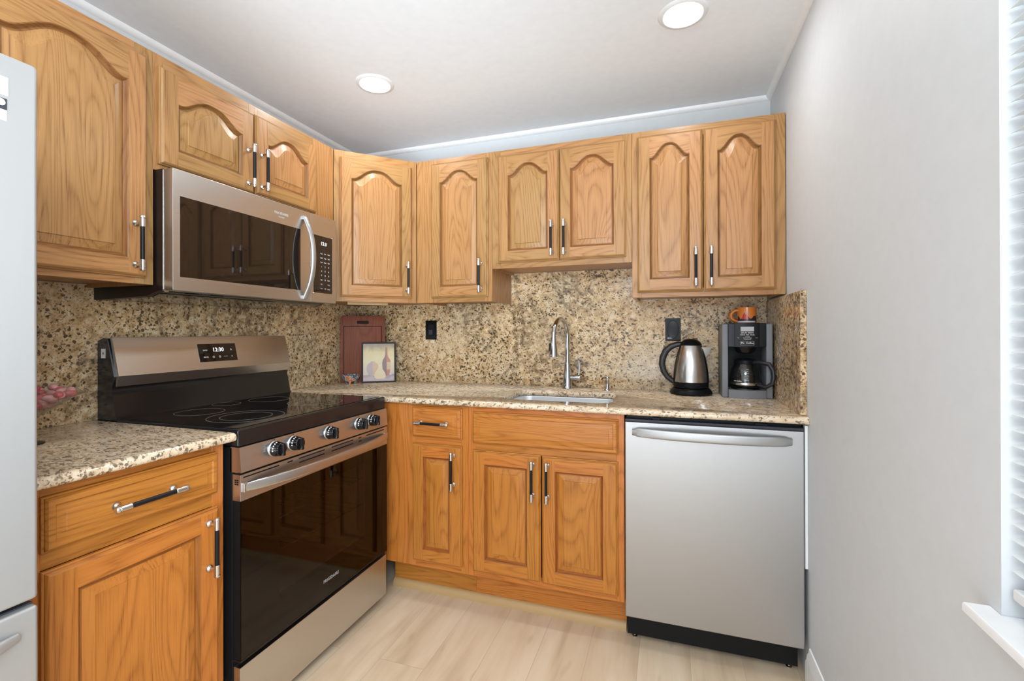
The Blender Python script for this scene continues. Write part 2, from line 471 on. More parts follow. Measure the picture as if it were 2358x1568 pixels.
class MB:
    def __init__(self):
        self.bm = bmesh.new()
        self.lay = self.bm.faces.layers.float.new('piece')
        self.mats = []

    def mi(self, name):
        name = name.replace('oak_v', OAK + '_v').replace('oak_h', OAK + '_h')
        if name not in self.mats:
            self.mats.append(name)
        return self.mats.index(name)

    def tagf(self, faces, mat, piece=None):
        p = rnd.random() if piece is None else piece
        i = self.mi(mat)
        for f in faces:
            f.material_index = i
            f[self.lay] = p

    def face(self, pts, mat, piece=None):
        f = self.bm.faces.new([self.bm.verts.new(p) for p in pts])
        self.tagf([f], mat, piece)
        return f

    def box(self, x0, x1, y0, y1, z0, z1, mat, bev=0.0, seg=2, piece=None, mtx=None):
        x0, x1 = min(x0, x1), max(x0, x1)
        y0, y1 = min(y0, y1), max(y0, y1)
        z0, z1 = min(z0, z1), max(z0, z1)
        r = bmesh.ops.create_cube(self.bm, size=1.0)
        vs = r['verts']
        for v in vs:
            v.co = Vector(((x0 + x1) / 2 + v.co.x * (x1 - x0), (y0 + y1) / 2 + v.co.y * (y1 - y0),
                           (z0 + z1) / 2 + v.co.z * (z1 - z0)))
        fs = list({f for v in vs for f in v.link_faces})
        if bev > 0:
            es = list({e for v in vs for e in v.link_edges})
            rr = bmesh.ops.bevel(self.bm, geom=es, offset=bev, segments=seg, affect='EDGES', profile=0.5)
            vs = list({v for f in rr['faces'] for v in f.verts} | {v for v in vs if v.is_valid})
            fs = list({f for v in vs for f in v.link_faces})
        self.tagf(fs, mat, piece)
        if mtx is not None:
            bmesh.ops.transform(self.bm, matrix=mtx, verts=list({v for f in fs for v in f.verts}))
        return fs

    def loft(self, rings, mat, closed=True, cap0=False, cap1=False, piece=None, mats=None):
        """rings: lists of points, same count; joins neighbours"""
        p = rnd.random() if piece is None else piece
        vr = [[self.bm.verts.new(q) for q in r] for r in rings]
        n = len(vr[0])
        for a, b_ in zip(vr[:-1], vr[1:]):
            for i in range(n if closed else n - 1):
                j = (i + 1) % n
                try:
                    f = self.bm.faces.new((a[i], a[j], b_[j], b_[i]))
                except ValueError:
                    continue
                self.tagf([f], mats[i] if mats else mat, p)
        for c, ring in ((cap0, vr[0]), (cap1, vr[-1])):
            if c:
                f = self.bm.faces.new(ring)
                self.tagf([f], mat, p)
        return vr

    def prism(self, poly, axis, a, b, mat, piece=None):
        """poly of (u,v) swept along axis from a to b: x->(y,z), y->(x,z), z->(x,y)"""
        def P(t, u, v):
            return {'x': (t, u, v), 'y': (u, t, v), 'z': (u, v, t)}[axis]
        self.loft([[P(a, u, v) for u, v in poly], [P(b, u, v) for u, v in poly]], mat, True, True, True, piece)

    def lathe(self, prof, c, mat, seg=32, axis='z', matfn=None, sx=1.0, sy=1.0, piece=None):
        p = rnd.random() if piece is None else piece
        rings = []
        for r, h in prof:
            ring = []
            for i in range(seg):
                t = 2 * PI * i / seg
                u, v = r * math.cos(t) * sx, r * math.sin(t) * sy
                ring.append({'z': (c[0] + u, c[1] + v, c[2] + h), 'y': (c[0] + u, c[1] + h, c[2] + v),
                             'x': (c[0] + h, c[1] + u, c[2] + v)}[axis])
            rings.append(ring)
        vr = [[self.bm.verts.new(q) for q in r] for r in rings]
        for k, (a, b_) in enumerate(zip(vr[:-1], vr[1:])):
            for i in range(seg):
                j = (i + 1) % seg
                f = self.bm.faces.new((a[i], a[j], b_[j], b_[i]))
                mm = matfn((i + .5) / seg * 2 * PI, k) if matfn else mat
                self.tagf([f], mm, p)
        if prof[0][0] > 1e-6:
            self.tagf([self.bm.faces.new(vr[0])], mat, p)
        if prof[-1][0] > 1e-6:
            self.tagf([self.bm.faces.new(vr[-1])], mat, p)
        return vr

    def tube(self, pts, rad, mat, seg=12, flat=1.0, ref=None, piece=None, caps=True):
        """pts centre line; rad number or list; flat squeezes along the second normal"""
        pts = [Vector(p) for p in pts]
        n = len(pts)
        rads = rad if isinstance(rad, (list, tuple)) else [rad] * n
        rings = []
        prev = Vector(ref) if ref else None
        for i in range(n):
            d = (pts[min(i + 1, n - 1)] - pts[max(i - 1, 0)]).normalized()
            if prev is None:
                prev = Vector((0, 0, 1)) if abs(d.z) < 0.9 else Vector((1, 0, 0))
            a = (prev - d * prev.dot(d)).normalized()
            if ref is None:
                prev = a
            b_ = d.cross(a)
            rings.append([tuple(pts[i] + a * rads[i] * math.cos(2 * PI * k / seg) + b_ * rads[i] * flat * math.sin(2 * PI * k / seg))
                          for k in range(seg)])
        self.loft(rings, mat, True, caps, caps, piece)

    def text(self, s, size, mtx, mat, align='CENTER', extrude=0.0002):
        cu = bpy.data.curves.new('lettering', 'FONT')
        cu.body = s
        cu.size = size
        cu.align_x = align
        cu.align_y = 'CENTER'
        cu.extrude = extrude
        cu.resolution_u = 2
        o = bpy.data.objects.new('lettering', cu)
        COL.objects.link(o)
        bpy.context.view_layer.update()
        me = o.to_mesh()
        n0 = len(self.bm.verts)
        f0 = len(self.bm.faces)
        vs = [self.bm.verts.new(mtx @ v.co) for v in me.vertices]
        fs = []
        for pl in me.polygons:
            try:
                fs.append(self.bm.faces.new([vs[k] for k in pl.vertices]))
            except ValueError:
                pass
        self.tagf(fs, mat)
        o.to_mesh_clear()
        bpy.data.objects.remove(o)
        bpy.data.curves.remove(cu)

    def build(self, name, parent=None, label=None, smooth=35, kind=None, recalc=True, weld=True):
        if weld:
            bmesh.ops.remove_doubles(self.bm, verts=self.bm.verts, dist=1e-6)
        if recalc:
            bmesh.ops.recalc_face_normals(self.bm, faces=self.bm.faces)
        for f in self.bm.faces:
            f.smooth = smooth is not None
        me = bpy.data.meshes.new(name)
        self.bm.to_mesh(me)
        self.bm.free()
        for m in self.mats:
            me.materials.append(M[m])
        if smooth is not None:
            me.set_sharp_from_angle(angle=math.radians(smooth))
        o = bpy.data.objects.new(name, me)
        COL.objects.link(o)
        if smooth is not None and kind != 'stuff':
            wn = o.modifiers.new('face_weights', 'WEIGHTED_NORMAL')
            wn.keep_sharp = True
            wn.weight = 100
        if parent is not None:
            o.parent = parent
        if label:
            o['label'] = label
        if kind:
            o['kind'] = kind
        return o


def tag(o, label, cat, group=None):
    o['label'] = label
    o['category'] = cat
    if group:
        o['group'] = group
    return o


def thing(name, label, cat, loc=(0, 0, 0), rz=0.0, group=None):
    o = bpy.data.objects.new(name, None)
    o.empty_display_size = 0.05
    COL.objects.link(o)
    o.location = loc
    o.rotation_euler = (0, 0, rz)
    return tag(o, label, cat, group)


def struct(name, mb, smooth=None, label=None):
    o = mb.build(name, None, label, smooth)
    o['kind'] = 'structure'
    return o


def T(x=0, y=0, z=0):
    return Matrix.Translation((x, y, z))


# text lying on a plane that faces local -Y (reads left to right along +X)
FACE_Y = Matrix.Rotation(PI / 2, 4, 'X')

# ================================================================== the room
b = MB()
b.box(-0.3, RW + 0.9, YB, 0.12, -0.1, 0.0, 'floor')
struct('floor', b)
b = MB()
b.box(-0.12, RW + 0.12, YB, 0.12, HC, HC + 0.1, 'ceiling')
struct('ceiling', b)
b = MB()
b.box(-0.12, 0.0, YB, 0.12, 0.0, HC, 'wall')
struct('wall_left', b)
b = MB()
b.box(0.0, RW, 0.0, 0.12, 0.0, HC, 'wall_b')
struct('wall_back', b)
# right wall with the window opening
WY0, WY1, WZ0, WZ1 = -2.50, -1.618, 0.80, 2.16
b = MB()
b.box(RW, RW + 0.12, WY1, 0.12, 0, HC, 'wall')
b.box(RW, RW + 0.12, -2.95, WY0, 0, HC, 'wall')
b.box(RW, RW + 0.12, WY0, WY1, 0, WZ0, 'wall')
b.box(RW, RW + 0.12, WY0, WY1, WZ1, HC, 'wall')
struct('wall_right', b)


def quarter_round(mb, axis, a, c, sgn_u, mat, r, rev=False):
    """quarter-round strip; c = (wall coord, ceiling/floor coord)"""
    u0, v0 = c
    poly = [(u0, v0)] + [(u0 + sgn_u[0] * r * math.cos(t), v0 + sgn_u[1] * r * math.sin(t)) for t in
                         [PI / 2 * k / 6 for k in range(7)]]
    mb.prism(poly, axis, a[0], a[1], mat)


b = MB()
quarter_round(b, 'x', (0.0, RW), (0.0, HC), (-1, -1), 'white_gloss', 0.021)
struct('trim_1', b, 40)
b = MB()
quarter_round(b, 'y', (YB, 0.0), (0.0, HC), (1, -1), 'white_gloss', 0.021)
struct('trim_2', b, 40)
b = MB()
quarter_round(b, 'y', (-2.95, 0.0), (RW, HC), (-1, -1), 'white_gloss', 0.021)
struct('trim_3', b, 40)
# skirting board on the right wall
b = MB()
prof = [(RW, 0.0), (RW - 0.016, 0.0), (RW - 0.016, 0.085), (RW - 0.012, 0.092), (RW - 0.010, 0.108), (RW - 0.006, 0.114), (RW - 0.004, 0.128), (RW, 0.130)]
b.prism(prof, 'y', -2.95, -0.64, 'white_gloss')
struct('baseboard_right', b, 30)
# narrow white filler between the dishwasher and the wall
b = MB()
b.box(RW - 0.0095, RW - 0.0005, -0.622, -0.60, 0.39, 0.887, 'white_satin', 0.0015)
struct('trim_4', b, 40)

# window: frame, sashes, pane, stool
w = MB()
fx0, fx1 = RW + 0.055, RW + 0.112
w.box(fx0, fx1, WY1 - 0.045, WY1, WZ0, WZ1, 'white_satin', 0.003)
w.box(fx0, fx1, WY0, WY0 + 0.045, WZ0, WZ1, 'white_satin', 0.003)
w.box(fx0, fx1, WY0, WY1, WZ0, WZ0 + 0.05, 'white_satin', 0.003)
w.box(fx0, fx1, WY0, WY1, WZ1 - 0.045, WZ1, 'white_satin', 0.003)
w.box(fx0 + 0.008, fx1 - 0.01, WY0 + 0.04, WY1 - 0.04, 1.46, 1.50, 'white_satin', 0.003)
win = struct('window_1', w, 40)
g = MB()
g.box(fx0 + 0.026, fx0 + 0.030, WY0 + 0.04, WY1 - 0.04, WZ0 + 0.045, WZ1 - 0.04, 'pane')
g.build('window_pane', win, smooth=None)
s = MB()


def teering(d, z_):
    q = [(RW - 0.032 + d, WY0 - 0.03 + d), (RW - 0.0006, WY0 - 0.03 + d), (RW - 0.0006, WY0 + 0.001), (RW + 0.054, WY0 + 0.001),
         (RW + 0.054, WY1 - 0.001), (RW - 0.0006, WY1 - 0.001), (RW - 0.0006, WY1 + 0.028 - d), (RW - 0.032 + d, WY1 + 0.028 - d)]
    return [(x, y, z_) for x, y in q]


s.loft([teering(0.003, WZ0 - 0.012), teering(0.0, WZ0 - 0.009), teering(0.0, WZ0 + 0.001), teering(0.0012, WZ0 + 0.004), teering(0.004, WZ0 + 0.005)], 'white_satin', True, True, True)
s.build('window_sill', win, smooth=40)

# mini blind hanging in the reveal
t = thing('venetian_blind', 'white mini blind hanging in the window at right edge', 'blind', (RW + 0.02, (WY0 + WY1) / 2, WZ0))
by0, by1 = -(WY1 - WY0) / 2 + 0.010, (WY1 - WY0) / 2 - 0.009
sl = MB()
z = 0.075
k = 0
while z < WZ1 - WZ0 - 0.06:
    prof = []
    for i in range(7):
        a = -1 + i / 3
        prof.append((0.0125 * a, z + 0.0022 * (1 - a * a) + 0.0008 * a))
    poly = prof + [(x, q - 0.0007) for x, q in reversed(prof)]
    sl.prism(poly, 'y', by0, by1, 'blind')
    z += 0.0221
    k += 1
sl.build('slats', t, smooth=50)
h = MB()
h.box(-0.014, 0.016, by0, by1, WZ1 - WZ0 - 0.042, WZ1 - WZ0 - 0.003, 'blind', 0.002)
h.build('headrail', t)
h = MB()
h.box(-0.013, 0.013, by0, by1, 0.034, 0.050, 'blind', 0.003)
h.build('bottom_rail', t)
for yy in (by0 + 0.12, 0.0, by1 - 0.12):
    h = MB()
    h.tube([(0.0135, yy, 0.05), (0.0135, yy, WZ1 - WZ0 - 0.042)], 0.0007, 'blind', 6)
    h.tube([(-0.0135, yy, 0.05), (-0.0135, yy, WZ1 - WZ0 - 0.042)], 0.0007, 'blind', 6)
    h.build('ladder_cord', t)

# recessed ceiling lights
LTXT = ['round recessed ceiling light above the stove side of the kitchen',
        'round recessed ceiling light nearest the right wall, cut by the top edge',
        'recessed ceiling light behind the viewer beside the refrigerator',
        'recessed ceiling light behind the viewer near the window']
for i, (lx, ly) in enumerate(LAMPS):
    t = thing('recessed_light', LTXT[i], 'ceiling light', (lx, ly, HC), 0, 'recessed ceiling lights')
    r = MB()
    r.lathe([(0.0645, -0.0005), (0.0645, -0.005), (0.068, -0.0075), (0.078, -0.006), (0.084, -0.0005)], (0, 0, 0), 'white_satin', 48)
    r.build('trim_ring', t)
    d = MB()
    d.lathe([(0.0642, -0.0006), (0.0642, -0.0045), (0.0, -0.0065)], (0, 0, 0), 'lamp', 48)
    d.build('diffuser', t)


# ================================================================== cabinets
def handle_mesh(length=0.166):
    """bar pull along z, front towards -y, foot of the posts on y = 0"""
    b = MB()
    st = 0.030
    hl = length / 2
    b.tube([(0, -st, -hl + 0.03), (0, -st, hl - 0.03)], 0.0060, 'black_bar', 14)
    for sg in (-1, 1):
        e = sg * hl
        ring = [(0.0064, 0.034), (0.0075, 0.033), (0.0075, 0.0095), (0.0066, 0.0085), (0.0066, 0.0070), (0.0082, 0.0062), (0.0082, 0.0028), (0.0062, 0.0)]
        b.lathe([(r, e - sg * q) for r, q in ring], (0, -st, 0), 'satin', 18)
        zc = e - sg * 0.020
        b.lathe([(0.0105, 0.0), (0.0105, -0.0022), (0.0085, -0.0048), (0.0055, -0.008), (0.0050, -st + 0.004), (0.0055, -st)], (0, 0, zc), 'satin', 18, 'y')
    return b


_hproto = {}


def put_handle(parent, x, y, z, horizontal=False, length=0.166):
    b = handle_mesh(length)
    m = Matrix.Rotation(PI / 2, 4, 'Y') if horizontal else Matrix.Identity(4)
    bmesh.ops.transform(b.bm, matrix=T(x, y, z) @ m, verts=b.bm.verts)
    return b.build('handle', parent, 'black bar pull with satin nickel ends and posts', 40)


def rect_ring(x0, x1, z0, z1, y):
    return [(x0, y, z0), (x1, y, z0), (x1, y, z1), (x0, y, z1)]


def panel_door(name, parent, x0, x1, z0, z1, yb, arch=0.0, stile=0.052, rail=0.055, top=0.101, t=0.020):
    """raised-panel door; back at y=yb, face at yb - t; arch>0 gives the cathedral top"""
    b = MB()
    yf = yb - t
    HM = ['oak_h', 'oak_v', 'oak_h', 'oak_v']
    # moulded outer edge: ogee
    R = [(0, yb), (0, yb - t * 0.42), (0.0035, yb - t * 0.52), (0.0038, yb - t * 0.70), (0.0075, yb - t * 0.93), (0.0105, yf)]
    rings = [rect_ring(x0 + d, x1 - d, z0 + d, z1 - d, y) for d, y in R]
    b.loft(rings, 'oak_v', True, True, False, mats=HM)
    d0 = R[-1][0]
    if not arch:
        top = rail
    zt = z1 - top if arch else z1 - top
    NA = 28

    def outline(d, y):
        pts = [(x0 + stile + d, y, z0 + rail + d), (x1 - stile - d, y, z0 + rail + d)]
        xa, xb = x1 - stile - d, x0 + stile + d
        for i in range(NA + 1):
            u = i / NA
            s_ = abs(2 * u - 1)
            f = 0.5 * (1 + math.cos(PI * min(1.0, s_ * 1.04) ** 1.32)) if arch else 0.0
            slope = abs(math.sin(PI * s_ ** 1.32)) * arch * PI / max(0.05, (x1 - x0 - 2 * stile)) if arch else 0
            pts.append((xa + (xb - xa) * u, y, zt + arch * f - d * math.sqrt(1 + min(1.0, slope * slope))))
        return pts
    # flat frame: stiles
    p1, p2, p3, p4 = rnd.random(), rnd.random(), rnd.random(), rnd.random()
    xs0, xs1 = x0 + stile, x1 - stile
    zb = z0 + rail
    b.face([(x0 + d0, yf, z0 + d0), (xs0, yf, z0 + d0), (xs0, yf, z1 - d0), (x0 + d0, yf, z1 - d0)], 'oak_v', p1)
    b.face([(xs1, yf, z0 + d0), (x1 - d0, yf, z0 + d0), (x1 - d0, yf, z1 - d0), (xs1, yf, z1 - d0)], 'oak_v', p2)
    b.face([(xs0, yf, z0 + d0), (xs1, yf, z0 + d0), (xs1, yf, zb), (xs0, yf, zb)], 'oak_h', p3)
    o0 = outline(0, yf)
    archp = o0[2:]
    for a_, c_ in zip(archp[:-1], archp[1:]):
        b.face([a_, (a_[0], yf, z1 - d0), (c_[0], yf, z1 - d0), c_], 'oak_h', p4)
    # moulding into the groove, then the raised field
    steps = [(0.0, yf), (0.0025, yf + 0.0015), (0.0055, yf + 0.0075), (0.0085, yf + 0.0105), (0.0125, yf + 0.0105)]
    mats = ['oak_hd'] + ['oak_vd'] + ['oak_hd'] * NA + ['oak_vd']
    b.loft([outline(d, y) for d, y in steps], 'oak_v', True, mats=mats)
    pp = rnd.random()
    fld = [(0.0125, yf + 0.0105), (0.034, yf + 0.0035), (0.0355, yf + 0.0012), (0.0375, yf + 0.0008)]
    b.loft([outline(d, y) for d, y in fld], 'oak_v', True, piece=pp)
    last = outline(*fld[-1])
    bl, brr = last[0], last[1]
    ar = last[2:]
    for a_, c_ in zip(ar[:-1], ar[1:]):
        b.face([a_, c_, (c_[0], c_[1], bl[2]), (a_[0], a_[1], bl[2])], 'oak_v', pp)
    return b.build(name, parent, smooth=28)


def slab_drawer(name, parent, x0, x1, z0, z1, yb, t=0.020):
    b = MB()
    yf = yb - t
    R = [(0, yb), (0, yb - t * 0.42), (0.0035, yb - t * 0.52), (0.0038, yb - t * 0.70), (0.0075, yb - t * 0.93), (0.0105, yf),
         (0.019, yf), (0.0215, yf + 0.0035), (0.036, yf + 0.0005), (0.0385, yf - 0.0012)]
    b.loft([rect_ring(x0 + d, x1 - d, z0 + d, z1 - d, y) for d, y in R], 'oak_h', True, True, True)
    return b.build(name, parent, smooth=25)


def face_frame(b, x0, x1, z0, z1, yf, yb, stiles, rails, t=0.019):
    """stiles [(xa,xb)], rails [(za,zb,xa,xb)]"""
    for xa, xb in stiles:
        b.box(xa, xb, yf, yf + t, z0, z1, 'oak_v', 0.0008, 1)
    for za, zb, xa, xb in rails:
        b.box(xa, xb, yf + 0.0004, yf + t, za, zb, 'oak_h', 0.0005, 1)


def carcass(b, x0, x1, z0, z1, yf, yb=-0.0212, t=0.016, recess=0.012):
    """sides, floor, top, back of a box cabinet behind its face frame"""
    y0 = yf + 0.019
    b.box(x0, x0 + t, y0, yb, z0, z1, 'oak_v')
    b.box(x1 - t, x1, y0, yb, z0, z1, 'oak_v')
    b.box(x0 + t, x1 - t, y0, yb, z0 + recess, z0 + recess + t, 'oak_h')
    b.box(x0 + t, x1 - t, y0, yb, z1 - t, z1, 'oak_h')
    b.box(x0 + t, x1 - t, yb - 0.008, yb, z0 + recess + t, z1 - t, 'oak_v')


FU = -0.315   # wall-cabinet face frame
DU = FU - 0.0005
DZ0, DZ1 = 1.388, 2.076

# 1 -- two-door cabinet over the sink
xa, xb = 1.0305, 1.7035
t = thing('wall_cabinet', 'short two-door oak wall cabinet hung above the sink', 'cabinet', (xa, 0, 1.525), 0, 'oak wall cabinets')
b = MB()
z1 = UT - 1.525
face_frame(b, 0, xb - xa, 0, z1, FU, 0, [(0, 0.045), (xb - xa - 0.04, xb - xa)],
           [(0, 0.038, 0.045, xb - xa - 0.04), (z1 - 0.045, z1, 0.045, xb - xa - 0.04)])
carcass(b, 0, xb - xa, 0, z1, FU)
b.build('cabinet_body', t, smooth=30)
d = panel_door('door', t, 1.066 - xa, 1.3708 - xa, 1.551 - 1.525, DZ1 - 1.525, DU, 0.052)
put_handle(d, 1.340 - xa, DU - 0.0205, 1.651 - 1.525)
d = panel_door('door', t, 1.3735 - xa, 1.6785 - xa, 1.551 - 1.525, DZ1 - 1.525, DU, 0.052)
put_handle(d, 1.400 - xa, DU - 0.0205, 1.651 - 1.525)

# 2 -- tall two-door cabinet at the right wall
xa, xb = 1.7045, 2.3125
t = thing('wall_cabinet', 'tall two-door oak wall cabinet above the coffee maker, against the right wall', 'cabinet', (xa, 0, UB), 0, 'oak wall cabinets')
b = MB()
z1 = UT - UB
face_frame(b, 0, xb - xa, 0, z1, FU, 0, [(0, 0.04), (xb - xa - 0.045, xb - xa)],
           [(0, 0.038, 0.04, xb - xa - 0.045), (z1 - 0.045, z1, 0.04, xb - xa - 0.045)])
carcass(b, 0, xb - xa, 0, z1, FU)
b.build('cabinet_body', t, smooth=30)
d = panel_door('door', t, 1.7275 - xa, 1.999 - xa, 1.386 - UB, 2.080 - UB, DU, 0.058, 0.053)
put_handle(d, 1.969 - xa, DU - 0.0205, 1.488 - UB)
d = panel_door('door', t, 2.0025 - xa, 2.276 - xa, 1.386 - UB, 2.080 - UB, DU, 0.058, 0.053)
put_handle(d, 2.030 - xa, DU - 0.0205, 1.488 - UB)

# 3 -- single-door cabinet left of the sink one
xa, xb = 0.6065, 1.0295
t = thing('wall_cabinet', 'single-door oak wall cabinet between the corner cabinet and the sink cabinet', 'cabinet', (xa, 0, UB), 0, 'oak wall cabinets')
b = MB()
face_frame(b, 0, xb - xa, 0, z1, FU, 0, [(0, 0.115), (xb - xa - 0.04, xb - xa)],
           [(0, 0.038, 0.115, xb - xa - 0.04), (z1 - 0.045, z1, 0.115, xb - xa - 0.04)])
carcass(b, 0, xb - xa, 0, z1, FU)
b.build('cabinet_body', t, smooth=30)
d = panel_door('door', t, 0.697 - xa, 1.0115 - xa, DZ0 - UB, 2.080 - UB, DU, 0.052)
put_handle(d, 0.978 - xa, DU - 0.0205, 1.490 - UB)

# 4 -- diagonal corner cabinet
t = thing('corner_cabinet', 'angled single-door oak wall cabinet across the corner', 'cabinet', (0.315, -0.605, UB), PI / 4, 'oak wall cabinets')
b = MB()
DL = 0.290 * math.sqrt(2)
face_frame(b, 0, DL, 0, z1, 0.0, 0, [(0.001, 0.05), (DL - 0.045, DL - 0.001)],
           [(0, 0.038, 0.05, DL - 0.045), (z1 - 0.045, z1, 0.05, DL - 0.045)])
c45 = math.sqrt(0.5)


def loc45(wx, wy):
    dx, dy = wx - 0.315, wy + 0.605
    return ((dx + dy) * c45, (-dx + dy) * c45)


foot = [loc45(*p) for p in ((0.315, -0.6045), (0.6055, -0.315), (0.6055, -0.0212), (0.0212, -0.0212), (0.0212, -0.6045))]
foot[0] = (foot[0][0] + 0.001, foot[0][1] + 0.019)
foot[1] = (foot[1][0] - 0.001, foot[1][1] + 0.019)
b.prism(foot, 'z', 0.012, z1, 'oak_v')
b.build('cabinet_body', t, smooth=30)
d = panel_door('door', t, 0.029, 0.382, 1.388 - UB, 2.072 - UB, -0.0005, 0.054)
put_handle(d, 0.354, -0.021, 1.490 - UB)
b = MB()
bx = loc45(0.36, -0.40)
b.box(0.07, 0.27, 0.045, 0.075, -0.012, 0.0118, 'oak_trim', 0.001)
b.build('mounting_block', t, 'pale wood strip fixed under the cabinet')

# 5 -- cabinet over the microwave (left wall: local x = world y)
ya, yb_ = -1.4425, -0.606
t = thing('wall_cabinet', 'short two-door oak wall cabinet above the microwave', 'cabinet', (0, ya, 1.733), PI / 2, 'oak wall cabinets')
b = MB()
zz = UT - 1.733
face_frame(b, 0, yb_ - ya, 0, zz, FU, 0, [(0, 0.03), (0.355, 0.395), (yb_ - ya - 0.135, yb_ - ya)],
           [(0, 0.03, 0.03, 0.355), (zz - 0.045, zz, 0.03, 0.355), (0, 0.03, 0.395, yb_ - ya - 0.135), (zz - 0.045, zz, 0.395, yb_ - ya - 0.135)])
carcass(b, 0, yb_ - ya, 0, zz, FU)
b.build('cabinet_body', t, smooth=30)
d = panel_door('door', t, -1.432 - ya, -1.0765 - ya, 1.753 - 1.733, 2.066 - 1.733, DU, 0.048, 0.055)
put_handle(d, -1.107 - ya, DU - 0.0205, 1.851 - 1.733)
d = panel_door('door', t, -1.068 - ya, -0.738 - ya, 1.757 - 1.733, 2.070 - 1.733, DU, 0.050, 0.055)
put_handle(d, -1.044 - ya, DU - 0.0205, 1.853 - 1.733)

# 6 -- tall cabinet left of the microwave
ya, yb_ = -1.905, -1.4435
t = thing('wall_cabinet', 'tall single-door oak wall cabinet beside the refrigerator, left of the microwave', 'cabinet', (0, ya, UB), PI / 2, 'oak wall cabinets')
b = MB()
face_frame(b, 0, yb_ - ya, 0, z1, FU, 0, [(0, 0.045), (yb_ - ya - 0.055, yb_ - ya)],
           [(0, 0.038, 0.045, yb_ - ya - 0.055), (z1 - 0.045, z1, 0.045, yb_ - ya - 0.055)])
carcass(b, 0, yb_ - ya, 0, z1, FU)
b.build('cabinet_body', t, smooth=30)
d = panel_door('door', t, -1.872 - ya, -1.482 - ya + 0.012, 1.384 - UB, 2.074 - UB, DU, 0.058, 0.057)
put_handle(d, -1.508 - ya, DU - 0.0205, 1.483 - UB)

OAK = 'base'
# ---- base cabinets on the sink wall
FB = -0.610
DB = FB - 0.0005
BT = 0.889


def base_body(b, x0, x1, yf, stiles, rails, toe=-0.505, trim=True):
    face_frame(b, x0, x1, 0.155, BT, yf, 0, stiles, rails)
    y0 = yf + 0.019
    b.box(x0, x0 + 0.016, y0, -0.002, 0.155, BT, 'oak_v')
    b.box(x1 - 0.016, x1, y0, -0.002, 0.155, BT, 'oak_v')
    b.box(x0 + 0.016, x1 - 0.016, y0, -0.002, 0.155, 0.171, 'oak_h')
    b.box(x0 + 0.016, x1 - 0.016, -0.012, -0.002, 0.171, BT, 'oak_v')


xa, xb = 0.6035, 1.0295
t = thing('base_cabinet', 'narrow oak base cabinet with one drawer between the stove and the sink cabinet', 'cabinet', (xa, 0, 0), 0, 'oak base cabinets')
b = MB()
base_body(b, 0, xb - xa, FB, [(0, 0.165), (xb - xa - 0.034, xb - xa)],
          [(0.155, 0.198, 0.165, xb - xa - 0.034), (0.712, 0.748, 0.165, xb - xa - 0.034), (0.868, BT, 0.165, xb - xa - 0.034)])
b.build('cabinet_body', t, smooth=30)
d = slab_drawer('drawer', t, 0.759 - xa, 1.0045 - xa, 0.743, 0.879, DB)
put_handle(d, 0.872 - xa, DB - 0.0215, 0.811, True)
d = panel_door('door', t, 0.760 - xa, 1.0045 - xa, 0.186, 0.714, DB, 0.0, 0.056, 0.056)
put_handle(d, 0.970 - xa, DB - 0.0205, 0.611)
b = MB()
b.box(0, xb - xa, -0.520, -0.505, 0.0, 0.1545, 'oak_h')
b.build('toe_kick', t)

xa, xb = 1.0300, 1.6945
t = thing('base_cabinet', 'wide two-door oak base cabinet under the sink', 'cabinet', (xa, 0, 0), 0, 'oak base cabinets')
b = MB()
base_body(b, 0, xb - xa, FB, [(0, 0.035), (xb - xa - 0.03, xb - xa)],
          [(0.155, 0.196, 0.035, xb - xa - 0.03), (0.700, 0.740, 0.035, xb - xa - 0.03), (0.860, BT, 0.035, xb - xa - 0.03)])
b.build('cabinet_body', t, smooth=30)
slab_drawer('false_drawer', t, 1.055 - xa, 1.6735 - xa, 0.733, 0.869, DB)
d = panel_door('door', t, 1.055 - xa, 1.3590 - xa, 0.182, 0.704, DB, 0.0, 0.056, 0.056)
put_handle(d, 1.330 - xa, DB - 0.0205, 0.604)
d = panel_door('door', t, 1.3645 - xa, 1.6705 - xa, 0.180, 0.703, DB, 0.0, 0.056, 0.056)
put_handle(d, 1.392 - xa, DB - 0.0205, 0.604)
b = MB()
b.box(0, xb - xa, -0.520, -0.505, 0.0, 0.1545, 'oak_h')
b.build('toe_kick', t)
# pale shoe moulding along the toe kick
b = MB()
poly = [(-0.5205, 0.0), (-0.5205, 0.033)] + [(-0.5205 - 0.021 * math.sin(q), 0.033 * math.cos(q)) for q in [PI / 2 * k / 6 for k in range(1, 7)]]
b.prism(poly, 'x', 0.604, 1.694, 'oak_trim')
struct('trim_5', b, 40)

# ---- base cabinet on the left wall
ya, yb_ = -1.905, -1.4435
t = thing('base_cabinet', 'oak base cabinet with drawer and door between refrigerator and stove', 'cabinet', (0, ya, 0), PI / 2, 'oak base cabinets')
b = MB()
base_body(b, 0, yb_ - ya, FB, [(0, 0.036), (yb_ - ya - 0.036, yb_ - ya)],
          [(0.155, 0.198, 0.036, yb_ - ya - 0.036), (0.712, 0.748, 0.036, yb_ - ya - 0.036), (0.868, BT, 0.036, yb_ - ya - 0.036)])
b.build('cabinet_body', t, smooth=30)
d = slab_drawer('drawer', t, -1.8715 - ya, -1.471 - ya, 0.750, 0.868, DB)
put_handle(d, -1.673 - ya, DB - 0.0215, 0.806, True, 0.172)
d = panel_door('door', t, -1.8715 - ya, -1.470 - ya, 0.186, 0.711, DB, 0.0, 0.058, 0.058)
put_handle(d, -1.505 - ya, DB - 0.0205, 0.611)
b = MB()
b.box(0, yb_ - ya, -0.520, -0.505, 0.0, 0.1545, 'oak_h')
b.build('toe_kick', t)

OAK = 'oak'
# ================================================================== worktops and splashbacks
CU = 0.8925


